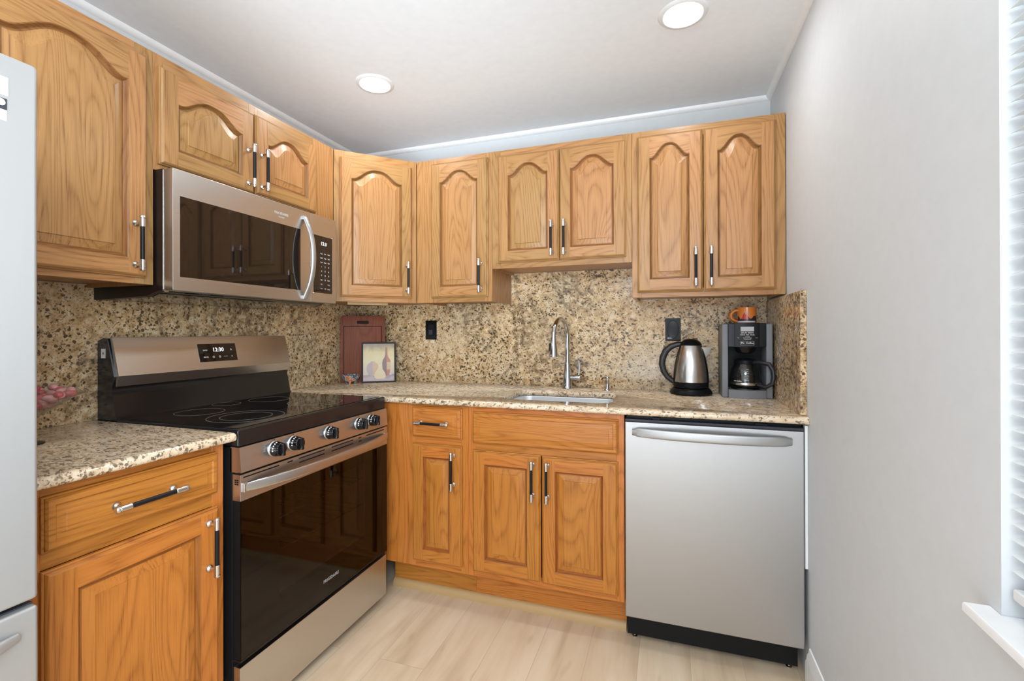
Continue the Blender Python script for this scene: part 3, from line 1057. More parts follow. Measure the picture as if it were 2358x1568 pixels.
def top_profile(front, back):
    r = 0.011
    pts = [(back, CU), (back, CT), (front + 0.014, CT)]
    for k in range(1, 7):
        a = PI / 2 * k / 6
        pts.append((front + 0.014 - 0.014 * math.sin(a), CT - 0.014 + 0.014 * math.cos(a)))
    for k in range(1, 7):
        a = PI / 2 * k / 6
        pts.append((front + r - r * math.cos(a), CU + r - r * math.sin(a)))
    return pts


b = MB()
b.prism(top_profile(-0.645, -0.0005), 'x', 0.0008, RW - 0.0008, 'granite_top')
top = b.build('worktop', None, smooth=30)
tag(top, 'long granite worktop running along the sink wall', 'countertop', 'granite worktops')


def rrect(x0, x1, y0, y1, r, seg=6):
    pts = []
    for cx, cy, a0 in ((x1 - r, y1 - r, 0), (x0 + r, y1 - r, PI / 2), (x0 + r, y0 + r, PI), (x1 - r, y0 + r, 1.5 * PI)):
        for k in range(seg + 1):
            a = a0 + PI / 2 * k / seg
            pts.append((cx + r * math.cos(a), cy + r * math.sin(a)))
    return pts


SX0, SX1, SY0, SY1 = 1.150, 1.630, -0.537, -0.205
cut = MB()
cut.prism(rrect(SX0, SX1, SY0, SY1, 0.055, 8), 'z', CU - 0.05, CT + 0.05, 'granite_top')
cutter = cut.build('cutter')
md = top.modifiers.new('hole', 'BOOLEAN')
md.object = cutter
md.operation = 'DIFFERENCE'
md.solver = 'EXACT'
bpy.context.view_layer.update()
dg = bpy.context.evaluated_depsgraph_get()
me2 = bpy.data.meshes.new_from_object(top.evaluated_get(dg))
top.modifiers.clear()
top.data = me2
bpy.data.objects.remove(cutter)

b = MB()
b.prism([(-u, v) for u, v in top_profile(-0.655, -0.0005)], 'y', -1.905, -1.4372, 'granite_top')
o = b.build('worktop', None, smooth=30)
tag(o, 'short granite worktop between the refrigerator and the stove', 'countertop', 'granite worktops')

# splashbacks
b = MB()
b.box(0.0215, RW - 0.0215, -0.020, -0.0005, CT + 0.0005, UB + 0.0108, 'granite_splash')
b.box(1.0300, 1.7040, -0.020, -0.0005, UB + 0.0108, 1.5358, 'granite_splash')
o = b.build('splashback', None, smooth=None)
tag(o, 'granite splashback slab behind the sink and kettle', 'backsplash', 'granite splashbacks')
b = MB()
b.box(0.0005, 0.0200, -1.905, -0.0005, CT + 0.0005, UB + 0.0108, 'granite_splash')
o = b.build('splashback', None, smooth=None)
tag(o, 'granite splashback slab behind the stove', 'backsplash', 'granite splashbacks')
b = MB()
b.box(RW - 0.020, RW - 0.0005, -0.612, -0.0005, CT + 0.0005, 1.3555, 'granite_splash', 0.0012)
o = b.build('splashback', None, smooth=None)
tag(o, 'short granite splashback slab on the right wall beside the coffee maker', 'backsplash', 'granite splashbacks')

# ================================================================== sink, tap, soap pump
t = thing('sink', 'undermount stainless steel sink set in the granite worktop', 'sink', ((SX0 + SX1) / 2, (SY0 + SY1) / 2, CU - 0.2))
cx, cy = (SX0 + SX1) / 2, (SY0 + SY1) / 2
b = MB()


def rr(d, z, r):
    return [(x - cx, y - cy, z) for x, y in rrect(SX0 + d, SX1 - d, SY0 + d, SY1 - d, r, 8)]


zt = 0.1985
b.loft([rr(-0.018, zt, 0.07), rr(-0.004, zt, 0.058), rr(0.000, zt - 0.004, 0.055), rr(0.006, 0.06, 0.055), rr(0.012, 0.025, 0.05), rr(0.035, 0.012, 0.04),
        rr(0.10, 0.008, 0.02)], 'sink', True, False, True)
b.loft([rr(-0.018, zt - 0.0015, 0.07), rr(-0.003, zt - 0.006, 0.058), rr(0.003, 0.06, 0.055), rr(0.030, 0.008, 0.04), rr(0.10, 0.005, 0.02)], 'sink', True, False, True)
b.build('basin', t, smooth=50, recalc=False)
b = MB()
b.lathe([(0.040, 0.0085), (0.040, 0.0105), (0.030, 0.0095), (0.0, 0.0095)], (0, 0.02, 0), 'chrome', 28)
b.build('drain', t)

t = thing('faucet', 'chrome gooseneck pull-down faucet behind the sink', 'faucet', (1.358, -0.080, CT))
b = MB()
b.lathe([(0.0300, 0.0), (0.0300, 0.004), (0.0255, 0.009), (0.0240, 0.03), (0.0220, 0.06), (0.0180, 0.095), (0.0155, 0.125), (0.0128, 0.130), (0.0128, 0.136)], (0, 0, 0), 'chrome', 28)
b.build('faucet_body', t, smooth=40)
b = MB()
pts = [(0, 0, 0.13), (0, 0, 0.20)]
dx, dy = -0.030, -0.180
zc, rad = 0.268, 0.092
pts.append((0, 0, zc - 0.02))
for k in range(0, 15):
    a = PI * k / 14 * 0.97
    f = (1 - math.cos(a)) / 2
    pts.append((dx * f, dy * f, zc + rad * math.sin(a)))
pts.append((dx * 1.005, dy * 1.01, zc - 0.005))
b.tube(pts, 0.0112, 'chrome', 18)
b.build('spout', t, smooth=60)
b = MB()
hx, hy = dx * 1.005, dy * 1.01
b.lathe([(0.0118, 0.0), (0.0130, -0.008), (0.0160, -0.03), (0.0205, -0.075), (0.0215, -0.088), (0.0205, -0.091), (0.015, -0.091), (0.0, -0.090)], (hx, hy, zc - 0.004), 'chrome', 26)
b.lathe([(0.0127, -0.0085), (0.0131, -0.0095), (0.0127, -0.0105)], (hx, hy, zc - 0.004), 'black_bar', 24)
b.build('spray_head', t, smooth=40)
b = MB()
b.box(hx - 0.0215, hx - 0.0130, hy - 0.010, hy + 0.004, zc - 0.068, zc - 0.030, 'black_bar', 0.003, 3)
b.build('spray_button', t)
b = MB()
b.lathe([(0.0135, 0.0), (0.0138, 0.030), (0.0145, 0.048), (0.0125, 0.054), (0.004, 0.056), (0.0, 0.056)], (0.012, 0, 0.058), 'chrome', 22, 'x')
b.tube([(0.058, 0, 0.066), (0.0605, 0.002, 0.085), (0.061, 0.004, 0.115), (0.0595, 0.006, 0.145)], [0.0052, 0.0042, 0.0033, 0.0030], 'chrome', 10, 0.55)
b.build('lever', t, smooth=50)

t = thing('soap_dispenser', 'small chrome soap pump on the worktop right of the faucet', 'soap dispenser', (1.566, -0.105, CT))
b = MB()
b.lathe([(0.0155, 0.0), (0.0155, 0.003), (0.0125, 0.007), (0.0095, 0.012), (0.0090, 0.038), (0.0098, 0.046), (0.0098, 0.052)], (0, 0, 0), 'chrome', 22)
b.build('pump_base', t, smooth=40)
b = MB()
b.lathe([(0.0045, 0.050), (0.0045, 0.058), (0.0115, 0.060), (0.0125, 0.064), (0.0115, 0.070), (0.0, 0.072)], (0, 0, 0), 'chrome', 22)
b.tube([(0, 0, 0.066), (-0.012, -0.018, 0.066), (-0.020, -0.035, 0.064), (-0.023, -0.041, 0.058)], [0.0055, 0.0048, 0.0042, 0.0038], 'chrome', 12)
b.build('pump_nozzle', t, smooth=50)


# ================================================================== outlets
def wall_plate(x0, x1, z0, z1, label, rocker):
    cx_, cz = (x0 + x1) / 2, (z0 + z1) / 2
    t = thing('wall_plate', label, 'wall plate', (cx_, -0.0205, cz), 0, 'black wall plates on the splashback')
    b = MB()
    b.box(x0 - cx_, x1 - cx_, -0.006, 0.0, z0 - cz, z1 - cz, 'plate_gloss', 0.002)
    b.build('plate', t)
    b = MB()
    if rocker:
        b.box(-0.0165, 0.0165, -0.009, -0.0055, -0.033, 0.033, 'black_bar', 0.001)
        b.box(-0.0120, 0.0120, -0.0115, -0.0088, -0.027, 0.001, 'plastic_navy', 0.001)
        b.build('switch', t)
    else:
        b.lathe([(0.030, -0.0055), (0.0285, -0.010), (0.0, -0.012)], (0, 0, 0), 'plate_gloss', 30, 'y', sx=0.92, sy=1.5)
        b.build('cover', t, smooth=50)
        p = MB()
        for k, wd in enumerate((0.004, 0.003, 0.0035, 0.003, 0.004)):
            p.box(-0.026 + k * 0.0045, -0.026 + k * 0.0045 + wd, -0.0068, -0.0058, -0.0445, -0.0405, 'print_white')
        p.build('print', t)
    return t


wall_plate(0.495, 0.567, 1.169, 1.2815, 'black rocker switch plate on the splashback right of the framed picture', True)
wall_plate(1.842, 1.9145, 1.1665, 1.279, 'black glossy wall plate on the splashback above the kettle', False)

# ================================================================== range
RY0, RY1 = -1.4285, -0.6715
RWD = RY1 - RY0
t = thing('range', 'freestanding stainless electric stove with black glass cooktop and oven', 'stove', (0, RY0, 0), PI / 2)
LX = lambda X: -X          # world x -> local y
b = MB()
b.box(0.0, RWD, -0.626, -0.022, 0.035, 0.895, 'black_matt', 0.002)
b.box(0.03, RWD - 0.03, -0.600, -0.06, 0.0, 0.036, 'black_matt')
b.build('body', t)
# cooktop
b = MB()
b.box(0.0, RWD, -0.650, -0.105, 0.872, 0.9235, 'black_enamel', 0.006, 3)
ct = b.build('cooktop', t, smooth=40)
b = MB()
b.box(0.014, RWD - 0.014, -0.628, -0.122, 0.9232, 0.9250, 'black_gloss', 0.0008)
b.build('glass_top', ct, 'glossy black ceramic glass surface')


def ring_on(parent, cx_, cy_, r):
    b = MB()
    prof = [(r - 0.0009, 0.0), (r - 0.0009, 0.0003), (r + 0.0009, 0.0003), (r + 0.0009, 0.0)]
    b.lathe(prof, (cx_, cy_, 0.92495), 'ring', 56)
    return b


for ys, xs, rs in ((-1.235, 0.245, (0.078,)), (-0.905, 0.225, (0.078,)), (-1.245, 0.478, (0.118, 0.080)), (-0.905, 0.470, (0.105, 0.068)), (-1.06, 0.165, (0.05,))):
    b = MB()
    for r in rs:
        b.lathe([(r - 0.0008, 0.0), (r - 0.0008, 0.0003), (r + 0.0008, 0.0003), (r + 0.0008, 0.0)], (ys - RY0, -xs, 0.92495), 'ring', 56)
    b.build('burner_ring', ct)
# backguard
b = MB()
prof = [(-0.022, 0.90), (-0.022, 1.186), (-0.050, 1.196), (-0.070, 1.194), (-0.104, 1.066), (-0.094, 1.033), (-0.094, 1.010), (-0.098, 1.000), (-0.112, 0.935), (-0.118, 0.9236), (-0.118, 0.90)]
b.prism(prof, 'x', 0.0, RWD, 'black_enamel')
bg = b.build('backguard', t, smooth=30)
b = MB()
sp = [(-0.076, 1.1925), (-0.080, 1.1985), (-0.086, 1.197), (-0.118, 1.068), (-0.1085, 1.033), (-0.1030, 1.033), (-0.1035, 1.060)]
b.prism(sp, 'x', 0.006, RWD - 0.006, 'steel_h')
fas = b.build('fascia', bg, 'brushed stainless steel panel', smooth=25)
# display set in the slanted fascia
sl_v = Vector((0, -0.118 + 0.086, 1.068 - 1.197)).normalized()     # down the slope
nrm = Vector((0, -abs(sl_v.z), -abs(sl_v.y)))                        # towards the room
nrm = Vector((0, -0.97, 0.243)).normalized()
org = Vector((0, -0.086, 1.197))
SLOPE = Matrix(((1, 0, 0, 0), (0, -sl_v.y, nrm.y, 0), (0, -sl_v.z, nrm.z, 0), (0, 0, 0, 1)))   # x right, y up slope, z out


def on_slope(xl, d, out):
    p = org + sl_v * d + nrm * out
    return T(xl, p.y, p.z) @ SLOPE


xd0, xd1 = -1.131 - RY0, -0.962 - RY0
b = MB()
b.box(xd0, xd1, -0.1035, -0.0300, -0.001, 0.0016, 'black_gloss', 0.0006, mtx=on_slope(0, 0, 0))
b.build('display', bg, 'black glass touch display')
b = MB()
xm = (xd0 + xd1) / 2
b.text('12:30', 0.023, on_slope(xm + 0.001, 0.056, 0.0019), 'digits')
b.build('clock_digits', bg, 'white lit clock digits')
b = MB()
b.text('BAKE', 0.008, on_slope(xm - 0.056, 0.057, 0.0019), 'print_white')
b.text('BROIL', 0.008, on_slope(xm - 0.056, 0.085, 0.0019), 'print_white')
b.text('^', 0.020, on_slope(xm + 0.060, 0.060, 0.0019), 'print_white')
b.text('v', 0.012, on_slope(xm + 0.060, 0.085, 0.0019), 'print_white')
b.text('CLEAN', 0.006, on_slope(xm + 0.030, 0.085, 0.0019), 'print_grey')
for xo in (-0.024, 0.004):
    b.lathe([(0.0042, 0.0), (0.0042, 0.0002), (0.0050, 0.0002), (0.0050, 0.0)], (0, 0, 0), 'print_grey', 16)
    bmesh.ops.transform(b.bm, matrix=on_slope(xm + xo, 0.085, 0.0018), verts=b.bm.verts[-64:])
b.build('display_print', bg)
b = MB()
b.box(-0.0004, 0.0004, -0.062, -0.040, 1.128, 1.160, 'print_white')
b.text('III', 0.012, T(-0.0006, -0.051, 1.144) @ Matrix.Rotation(-PI / 2, 4, 'Z') @ FACE_Y, 'black_bar')
b.build('sticker', bg, 'small white sticker on the side')
# control panel with knobs
b = MB()
pp = [(-0.62, 0.797), (-0.6615, 0.797), (-0.6625, 0.800), (-0.656, 0.8715), (-0.62, 0.8715)]
b.prism(pp, 'x', 0.0, RWD, 'steel_h')
cp = b.build('control_panel', t, smooth=25)
for yk in (-1.302, -1.222, -1.049, -0.872, -0.789):
    b = MB()
    yk_ = yk - RY0
    b.lathe([(0.0262, 0.0), (0.0262, -0.0012), (0.0245, -0.003), (0.0235, -0.004)], (yk_, -0.659, 0.840), 'steel_h', 30, 'y')
    b.lathe([(0.0215, -0.0035), (0.0242, -0.0055), (0.0242, -0.011), (0.0230, -0.0145), (0.0212, -0.0285), (0.0192, -0.0312), (0.0, -0.0314)], (yk_, -0.659, 0.840), 'black_gloss', 30, 'y')
    b.box(yk_ - 0.0050, yk_ + 0.0050, -0.7015, -0.683, 0.8205, 0.8595, 'black_gloss', 0.002, 2)
    for q in range(5):
        a = PI * 0.60 + q * 0.33
        px_, pz_ = yk_ + 0.0228 * math.cos(a), 0.840 + 0.0228 * math.sin(a)
        b.box(px_ - 0.0012, px_ + 0.0012, -0.6768, -0.6733, pz_ - 0.0020, pz_ + 0.0020, 'print_white')
    for q in range(3):
        a = 0.35 + q * 0.28
        px_, pz_ = yk_ + 0.0228 * math.cos(a), 0.840 + 0.0228 * math.sin(a)
        b.box(px_ - 0.0010, px_ + 0.0010, -0.6770, -0.6735, pz_ - 0.0022, pz_ + 0.0022, 'print_red')
    b.box(yk_ - 0.0010, yk_ + 0.0010, -0.6602, -0.6590, 0.8672, 0.8708, 'black_bar')
    b.build('knob', cp, 'black control knob on a satin collar', smooth=40)
# oven door
b = MB()
zb0, zb1 = 0.240, 0.791
Yf = -0.660
b.box(0.0, RWD, -0.660, -0.6275, 0.712, zb1, 'steel_h', 0.002)
dd = b.build('door', t, smooth=30)
b = MB()
# black glass front with a see-through middle
wx0, wx1, wz0, wz1 = -1.280 - RY0, -0.790 - RY0, 0.345, 0.668
gx0, gx1, gz0, gz1 = 0.002, RWD - 0.002, zb0, 0.7115
for a0, a1, c0, c1 in ((gx0, gx1, gz0, wz0), (gx0, gx1, wz1, gz1), (gx0, wx0, wz0, wz1), (wx1, gx1, wz0, wz1)):
    b.box(a0, a1, -0.6565, -0.6285, c0, c1, 'black_matt')
b.build('inner_frame', dd, smooth=None)
b = MB()
b.box(gx0, gx1, -0.6600, -0.6570, gz0, gz1, 'oven_glass')
b.build('glass', dd, 'dark see-through oven glass', smooth=None)
b = MB()
b.box(0.0, RWD, -0.659, -0.6285, 0.2335, 0.2395, 'dark_brown', 0.001)
b.build('bottom_strip', dd)
b = MB()
slots = [(-1.419, -1.283), (-1.249, -1.226), (-1.198, -1.073), (-1.034, -0.909), (-0.874, -0.856), (-0.825, -0.697)]
for s0, s1 in slots:
    b.box(s0 - RY0, s1 - RY0, -0.6608, -0.6595, 0.7795, 0.7835, 'black_matt', 0.0006, 1)
for s0, s1 in ((-1.198, -1.073), (-1.034, -0.909), (-0.874, -0.856)):
    b.box(s0 - RY0, s1 - RY0, -0.6608, -0.6595, 0.7655, 0.7695, 'black_matt', 0.0006, 1)
b.build('vent_slots', dd)
b = MB()
for q in range(2):
    for w_ in range(3):
        b.box(-0.0006, 0.0004, -0.652 + q * 0.008, -0.646 + q * 0.008, 0.772 - w_ * 0.006, 0.7765 - w_ * 0.006, 'black_matt')
b.build('side_vents', dd)
b = MB()
n = 22
rings = []
for i in range(n + 1):
    u = i / n
    xl = 0.012 + u * (RWD - 0.024)
    s_ = 2 * u - 1
    out = 0.048 * (1 - abs(s_) ** 2.6) + 0.006
    th = 0.0085 * (1 - 0.55 * abs(s_) ** 6)
    hh = 0.0165 * (1 - 0.25 * abs(s_) ** 8)
    yc = -0.6600 - out + th * 0.5
    ring = []
    for k in range(16):
        a = 2 * PI * k / 16
        cx_, sx_ = math.cos(a), math.sin(a)
        ring.append((xl, yc + th * math.copysign(abs(cx_) ** 0.7, cx_), 0.7515 + hh * math.copysign(abs(sx_) ** 0.6, sx_)))
    rings.append(ring)
b.loft(rings, 'steel_h', True, True, True)
for xl in (0.014, RWD - 0.014):
    b.box(xl - 0.008, xl + 0.008, -0.668, -0.659, 0.738, 0.765, 'steel_h', 0.002)
b.build('handle', dd, smooth=45)
b = MB()
b.text('FRIGIDAIRE', 0.0165, T(-1.038 - RY0, -0.6603, 0.2965) @ FACE_Y, 'print_grey')
b.build('lettering', dd)
# oven cavity with racks
b = MB()
cx0, cx1, cy0, cy1, cz0, cz1 = 0.10, RWD - 0.10, -0.6265, -0.23, 0.30, 0.72
for f in (((cx0, cy1, cz0), (cx1, cy1, cz0), (cx1, cy1, cz1), (cx0, cy1, cz1)), ((cx0, cy0, cz0), (cx0, cy1, cz0), (cx0, cy1, cz1), (cx0, cy0, cz1)),
          ((cx1, cy1, cz0), (cx1, cy0, cz0), (cx1, cy0, cz1), (cx1, cy1, cz1)), ((cx0, cy0, cz0), (cx1, cy0, cz0), (cx1, cy1, cz0), (cx0, cy1, cz0)),
          ((cx0, cy1, cz1), (cx1, cy1, cz1), (cx1, cy0, cz1), (cx0, cy0, cz1))):
    b.face(f, 'oven_inside')
b.build('oven_cavity', t, smooth=None, recalc=False)
for zr in (0.585, 0.475):
    b = MB()
    b.tube([(cx0, cy0 + 0.02, zr), (cx1, cy0 + 0.02, zr)], 0.0028, 'satin', 8)
    b.tube([(cx0, cy1 - 0.02, zr), (cx1, cy1 - 0.02, zr)], 0.0028, 'satin', 8)
    for k in range(13):
        xx = cx0 + (cx1 - cx0) * (k + 0.5) / 13
        b.tube([(xx, cy0 + 0.02, zr), (xx, cy1 - 0.02, zr)], 0.0016, 'satin', 6)
    b.build('oven_rack', t)
# storage drawer
b = MB()
b.box(0.002, RWD - 0.001, -0.655, -0.6275, 0.040, 0.2165, 'steel_h', 0.003)
b.build('storage_drawer', t, smooth=30)

# the body needs an opening for the cavity: rebuild it as a shell
for ch in list(t.children):
    if ch.name.startswith('body'):
        bpy.data.objects.remove(ch)
b = MB()
b.box(0.0, 0.095, -0.627, -0.022, 0.035, 0.871, 'black_matt', 0.002)
b.box(RWD - 0.095, RWD, -0.627, -0.022, 0.035, 0.871, 'black_matt', 0.002)
b.box(0.095, RWD - 0.095, -0.627, -0.022, 0.035, 0.295, 'black_matt')
b.box(0.095, RWD - 0.095, -0.627, -0.022, 0.725, 0.871, 'black_matt')
b.box(0.095, RWD - 0.095, -0.222, -0.022, 0.295, 0.725, 'black_matt')
b.box(0.03, 0.08, -0.600, -0.06, 0.0, 0.036, 'black_matt')
b.box(RWD - 0.08, RWD - 0.03, -0.600, -0.06, 0.0, 0.036, 'black_matt')
b.build('body', t, smooth=None)

# ================================================================== microwave
MY0, MY1 = -1.4385, -0.6845
MWD = MY1 - MY0
t = thing('microwave', 'stainless over-the-range microwave mounted above the stove', 'microwave', (0, MY0, 1.326), PI / 2)
ZB = 1.326
b = MB()
prof = [(-0.0205, 0.0), (-0.0205, 0.406), (-0.352, 0.406), (-0.352, 0.022), (-0.330, 0.022), (-0.280, 0.006), (-0.10, 0.0)]
b.prism(prof, 'x', 0.0, MWD, 'dark_brown')
b.build('casing', t, smooth=25)
b = MB()
b.prism([(-0.05, -0.0006), (-0.10, -0.0006), (-0.28, 0.0050), (-0.326, 0.0205), (-0.326, 0.024), (-0.05, 0.003)], 'x', 0.02, MWD - 0.02, 'black_gloss')
b.build('bottom_vent', t, 'glossy black underside')
SEAM = -0.845 - MY0
b = MB()
mz0, mz1 = 1.3466 - ZB, 1.731 - ZB
b.box(0.0, SEAM - 0.0012, -0.394, -0.353, mz0, mz1, 'steel_h', 0.0025)
dd = b.build('door', t, smooth=30)
b = MB()
b.box(-1.4155 - MY0, -0.905 - MY0, -0.3950, -0.3930, 1.391 - ZB, 1.6475 - ZB, 'door_glass', 0.0006)
b.build('glass', dd, 'dark reflective door glass')
b = MB()
n = 20
rings = []
for i in range(n + 1):
    u = i / n
    s_ = 2 * u - 1
    zz_ = 1.358 - ZB + u * 0.345
    out = 0.046 * (1 - abs(s_) ** 2.2) + 0.004
    xc = -0.884 - MY0 + 0.0 * s_
    rings.append([(xc + 0.0125 * math.cos(2 * PI * k / 14), -0.3945 - out + 0.0075 * math.sin(2 * PI * k / 14), zz_) for k in range(14)])
b.loft(rings, 'steel_pale', True, True, True)
for zz_ in (1.362 - ZB, 1.699 - ZB):
    b.box(-0.884 - MY0 - 0.011, -0.884 - MY0 + 0.011, -0.402, -0.3935, zz_ - 0.008, zz_ + 0.008, 'steel_pale', 0.002)
b.build('handle', dd, smooth=50)
b = MB()
b.text('FRIGIDAIRE', 0.0140, T(-1.005 - MY0, -0.3943, 1.688 - ZB) @ FACE_Y, 'print_grey')
b.text('GALLERY', 0.0075, T(-1.005 - MY0, -0.3943, 1.674 - ZB) @ FACE_Y, 'print_grey')
b.build('lettering', dd)
b = MB()
b.box(SEAM, MWD, -0.394, -0.353, mz0, mz1, 'steel_h', 0.0025)
cp = b.build('control_panel', t, smooth=30)
kx0, kx1, kz0, kz1 = -0.829 - MY0, -0.7125 - MY0, 1.388 - ZB, 1.642 - ZB
b = MB()
b.box(kx0, kx1, -0.3952, -0.3932, kz0, kz1, 'door_glass', 0.0006)
b.build('keypad', cp, 'dark touch keypad')
b = MB()
b.box(kx1, kx1 + 0.003, -0.3957, -0.3937, kz0 - 0.002, kz1 + 0.002, 'chrome')
b.box(kx0, kx1, -0.3957, -0.3937, kz0 - 0.003, kz0, 'chrome')
b.build('edge_strip', cp)
b = MB()
kc = (kx0 + kx1) / 2 + 0.016
b.text('12:3', 0.022, T(kc - 0.012, -0.3954, kz1 - 0.034) @ FACE_Y, 'digits')
b.build('clock_digits', cp, 'white lit clock digits')
b = MB()
rows = [('Pop', 'Pot', 'Auto'), ('Melt', 'Veg', 'Soft'), ('Def', 'Time', 'Reh'), ('1', '2', '3'), ('4', '5', '6'), ('7', '8', '9'), ('Pwr', '0', 'Start'), ('Clk', '', 'Stop'), ('Vent', 'Off', 'Lamp')]
for r_, row in enumerate(rows):
    for c_, s_ in enumerate(row):
        if s_:
            b.text(s_, 0.0105 if len(s_) == 1 else 0.0078, T(kc - 0.026 + c_ * 0.023, -0.3954, kz1 - 0.078 - r_ * 0.0195) @ FACE_Y, 'print_white' if r_ < 7 else 'print_grey')
b.build('key_labels', cp)
b = MB()
b.box(-0.0006, 0.012, -0.360, -0.354, mz0 - 0.004, mz0 + 0.006, 'satin', 0.001)
b.box(-0.0014, 0.0004, -0.3535, -0.3515, mz0, mz1 - 0.002, 'satin')
b.build('hinge_edge', t)

# ================================================================== dishwasher
DX0, DX1 = 1.6985, 2.3030
t = thing('dishwasher', 'stainless dishwasher under the worktop next to the right wall', 'dishwasher', (DX0, 0, 0))
DW = DX1 - DX0
b = MB()
b.box(0.004, DW - 0.004, -0.585, -0.03, 0.105, 0.868, 'plastic_dark')
b.build('tub', t, smooth=None)
b = MB()
b.box(0.0, DW, -0.627, -0.587, 0.113, 0.866, 'steel_pale', 0.004, 3)
dd = b.build('door', t, smooth=35)
b = MB()
b.box(0.0, DW, -0.622, -0.588, 0.8665, 0.876, 'plastic_navy', 0.002)
b.box(0.004, DW - 0.004, -0.600, -0.588, 0.8755, 0.8885, 'plastic_dark')
b.box(0.10, 0.13, -0.612, -0.599, 0.8755, 0.885, 'plastic_dark', 0.001)
b.box(DW - 0.15, DW - 0.11, -0.612, -0.599, 0.8755, 0.885, 'plastic_dark', 0.001)
b.build('top_strip', dd, 'black plastic control strip along the top edge')
b = MB()
n = 26
rings = []
for i in range(n + 1):
    u = i / n
    xl = 0.028 + u * (DW - 0.028 - 0.038)
    s_ = 2 * u - 1
    out = 0.036 * (1 - abs(s_) ** 2.4) + 0.006
    e = 1 - abs(s_) ** 30 * 0.35
    ring = []
    for k in range(16):
        a = 2 * PI * k / 16
        cx_, sx_ = math.cos(a), math.sin(a)
        ring.append((xl, -0.627 - out + 0.006 * math.copysign(abs(cx_) ** 0.7, cx_), 0.829 + 0.0172 * e * math.copysign(abs(sx_) ** 0.6, sx_)))
    rings.append(ring)
b.loft(rings, 'steel_pale', True, True, True)
for xl in (0.034, DW - 0.044):
    b.box(xl - 0.006, xl + 0.006, -0.634, -0.6265, 0.815, 0.843, 'steel_pale', 0.002)
b.build('handle', dd, smooth=45)
b = MB()
b.box(0.004, DW - 0.012, -0.580, -0.565, 0.022, 0.106, 'black_matt')
b.build('toe_panel', t)
for xl in (0.03, DW - 0.035):
    b = MB()
    b.lathe([(0.010, 0.0), (0.010, 0.004), (0.004, 0.006), (0.004, 0.030)], (xl, -0.556, 0), 'satin', 14)
    b.build('foot', t)

# ================================================================== refrigerator
FY1 = -1.963
t = thing('refrigerator', 'silver refrigerator with bottom freezer at the left edge', 'refrigerator', (0, FY1 - 0.75, 0), PI / 2)
b = MB()
b.box(0.006, 0.744, -0.715, -0.04, 0.02, 1.675, 'plastic_grey', 0.004)
b.box(0.03, 0.72, -0.70, -0.06, 0.0, 0.021, 'black_matt')
b.build('cabinet_body', t)
b = MB()
b.box(0.0, 0.75, -0.800, -0.7185, 0.7435, 1.688, 'steel_fridge', 0.007, 3)
dd = b.build('door', t, 'tall upper door', smooth=40)
b = MB()
b.box(0.750 - 0.105, 0.750 - 0.0405, -0.8008, -0.7995, 1.617, 1.648, 'print_white', 0.0005)
for q in range(3):
    b.box(0.63, 0.750 - 0.052, -0.8012, -0.8006, 1.6305 + q * 0.004, 1.6318 + q * 0.004, 'print_grey')
b.build('sticker', dd, 'small white sticker')
b = MB()
b.box(0.750 - 0.125, 0.750 - 0.0425, -0.8006, -0.7995, 1.574, 1.611, 'print_white', 0.0004)
b.box(0.750 - 0.125, 0.750 - 0.0425, -0.8009, -0.8002, 1.592, 1.611, 'plastic_navy')
b.lathe([(0.006, 0.0), (0.006, -0.0005), (0.0, -0.0006)], (0.750 - 0.0505, -0.8008, 1.604), 'print_white', 16, 'y')
b.box(0.63, 0.750 - 0.050, -0.8010, -0.8004, 1.5845, 1.5853, 'print_grey')
b.box(0.63, 0.750 - 0.0432, -0.8010, -0.8004, 1.5795, 1.5800, 'print_grey')
b.build('energy_label', dd, 'white label with a dark blue band')
b = MB()
b.box(0.0, 0.75, -0.800, -0.7185, 0.06, 0.7315, 'steel_fridge', 0.006, 3)
dd = b.build('freezer_drawer', t, 'lower freezer drawer', smooth=40)
b = MB()
b.box(0.02, 0.748, -0.785, -0.722, 0.7310, 0.7345, 'plastic_navy', 0.001)
b.build('gasket', dd)
b = MB()
pts = []
for i in range(21):
    u = i / 20
    s_ = 2 * u - 1
    pts.append((0.05 + u * (0.750 - 0.05 - 0.031), -0.803 - 0.042 * (1 - abs(s_) ** 3), 0.6905))
b.tube(pts, [0.011 if 0 < i < 20 else 0.008 for i in range(21)], 'steel_fridge', 16, 0.7, ref=(0, 0, 1))
b.build('handle', dd, smooth=60)

# ================================================================== kettle
t = thing('electric_kettle', 'brushed steel electric kettle with black handle on the worktop', 'kettle', (1.957, -0.118, CT))
b = MB()
b.lathe([(0.078, 0.0), (0.092, 0.002), (0.095, 0.008), (0.090, 0.020), (0.083, 0.027), (0.080, 0.030), (0.0, 0.030)], (0, 0, 0), 'plastic_dark', 40)
b.build('power_base', t, smooth=40)


def kmat(a, k):
    # black strips carry the handle (left) and the spout (right)
    a = (a + PI) % (2 * PI) - PI
    if k < 2:
        return 'plastic_dark'
    if abs(a + 0.05) < 0.50 or abs(abs(a) - PI) < 0.42:
        return 'plastic_dark'
    return 'steel_v'


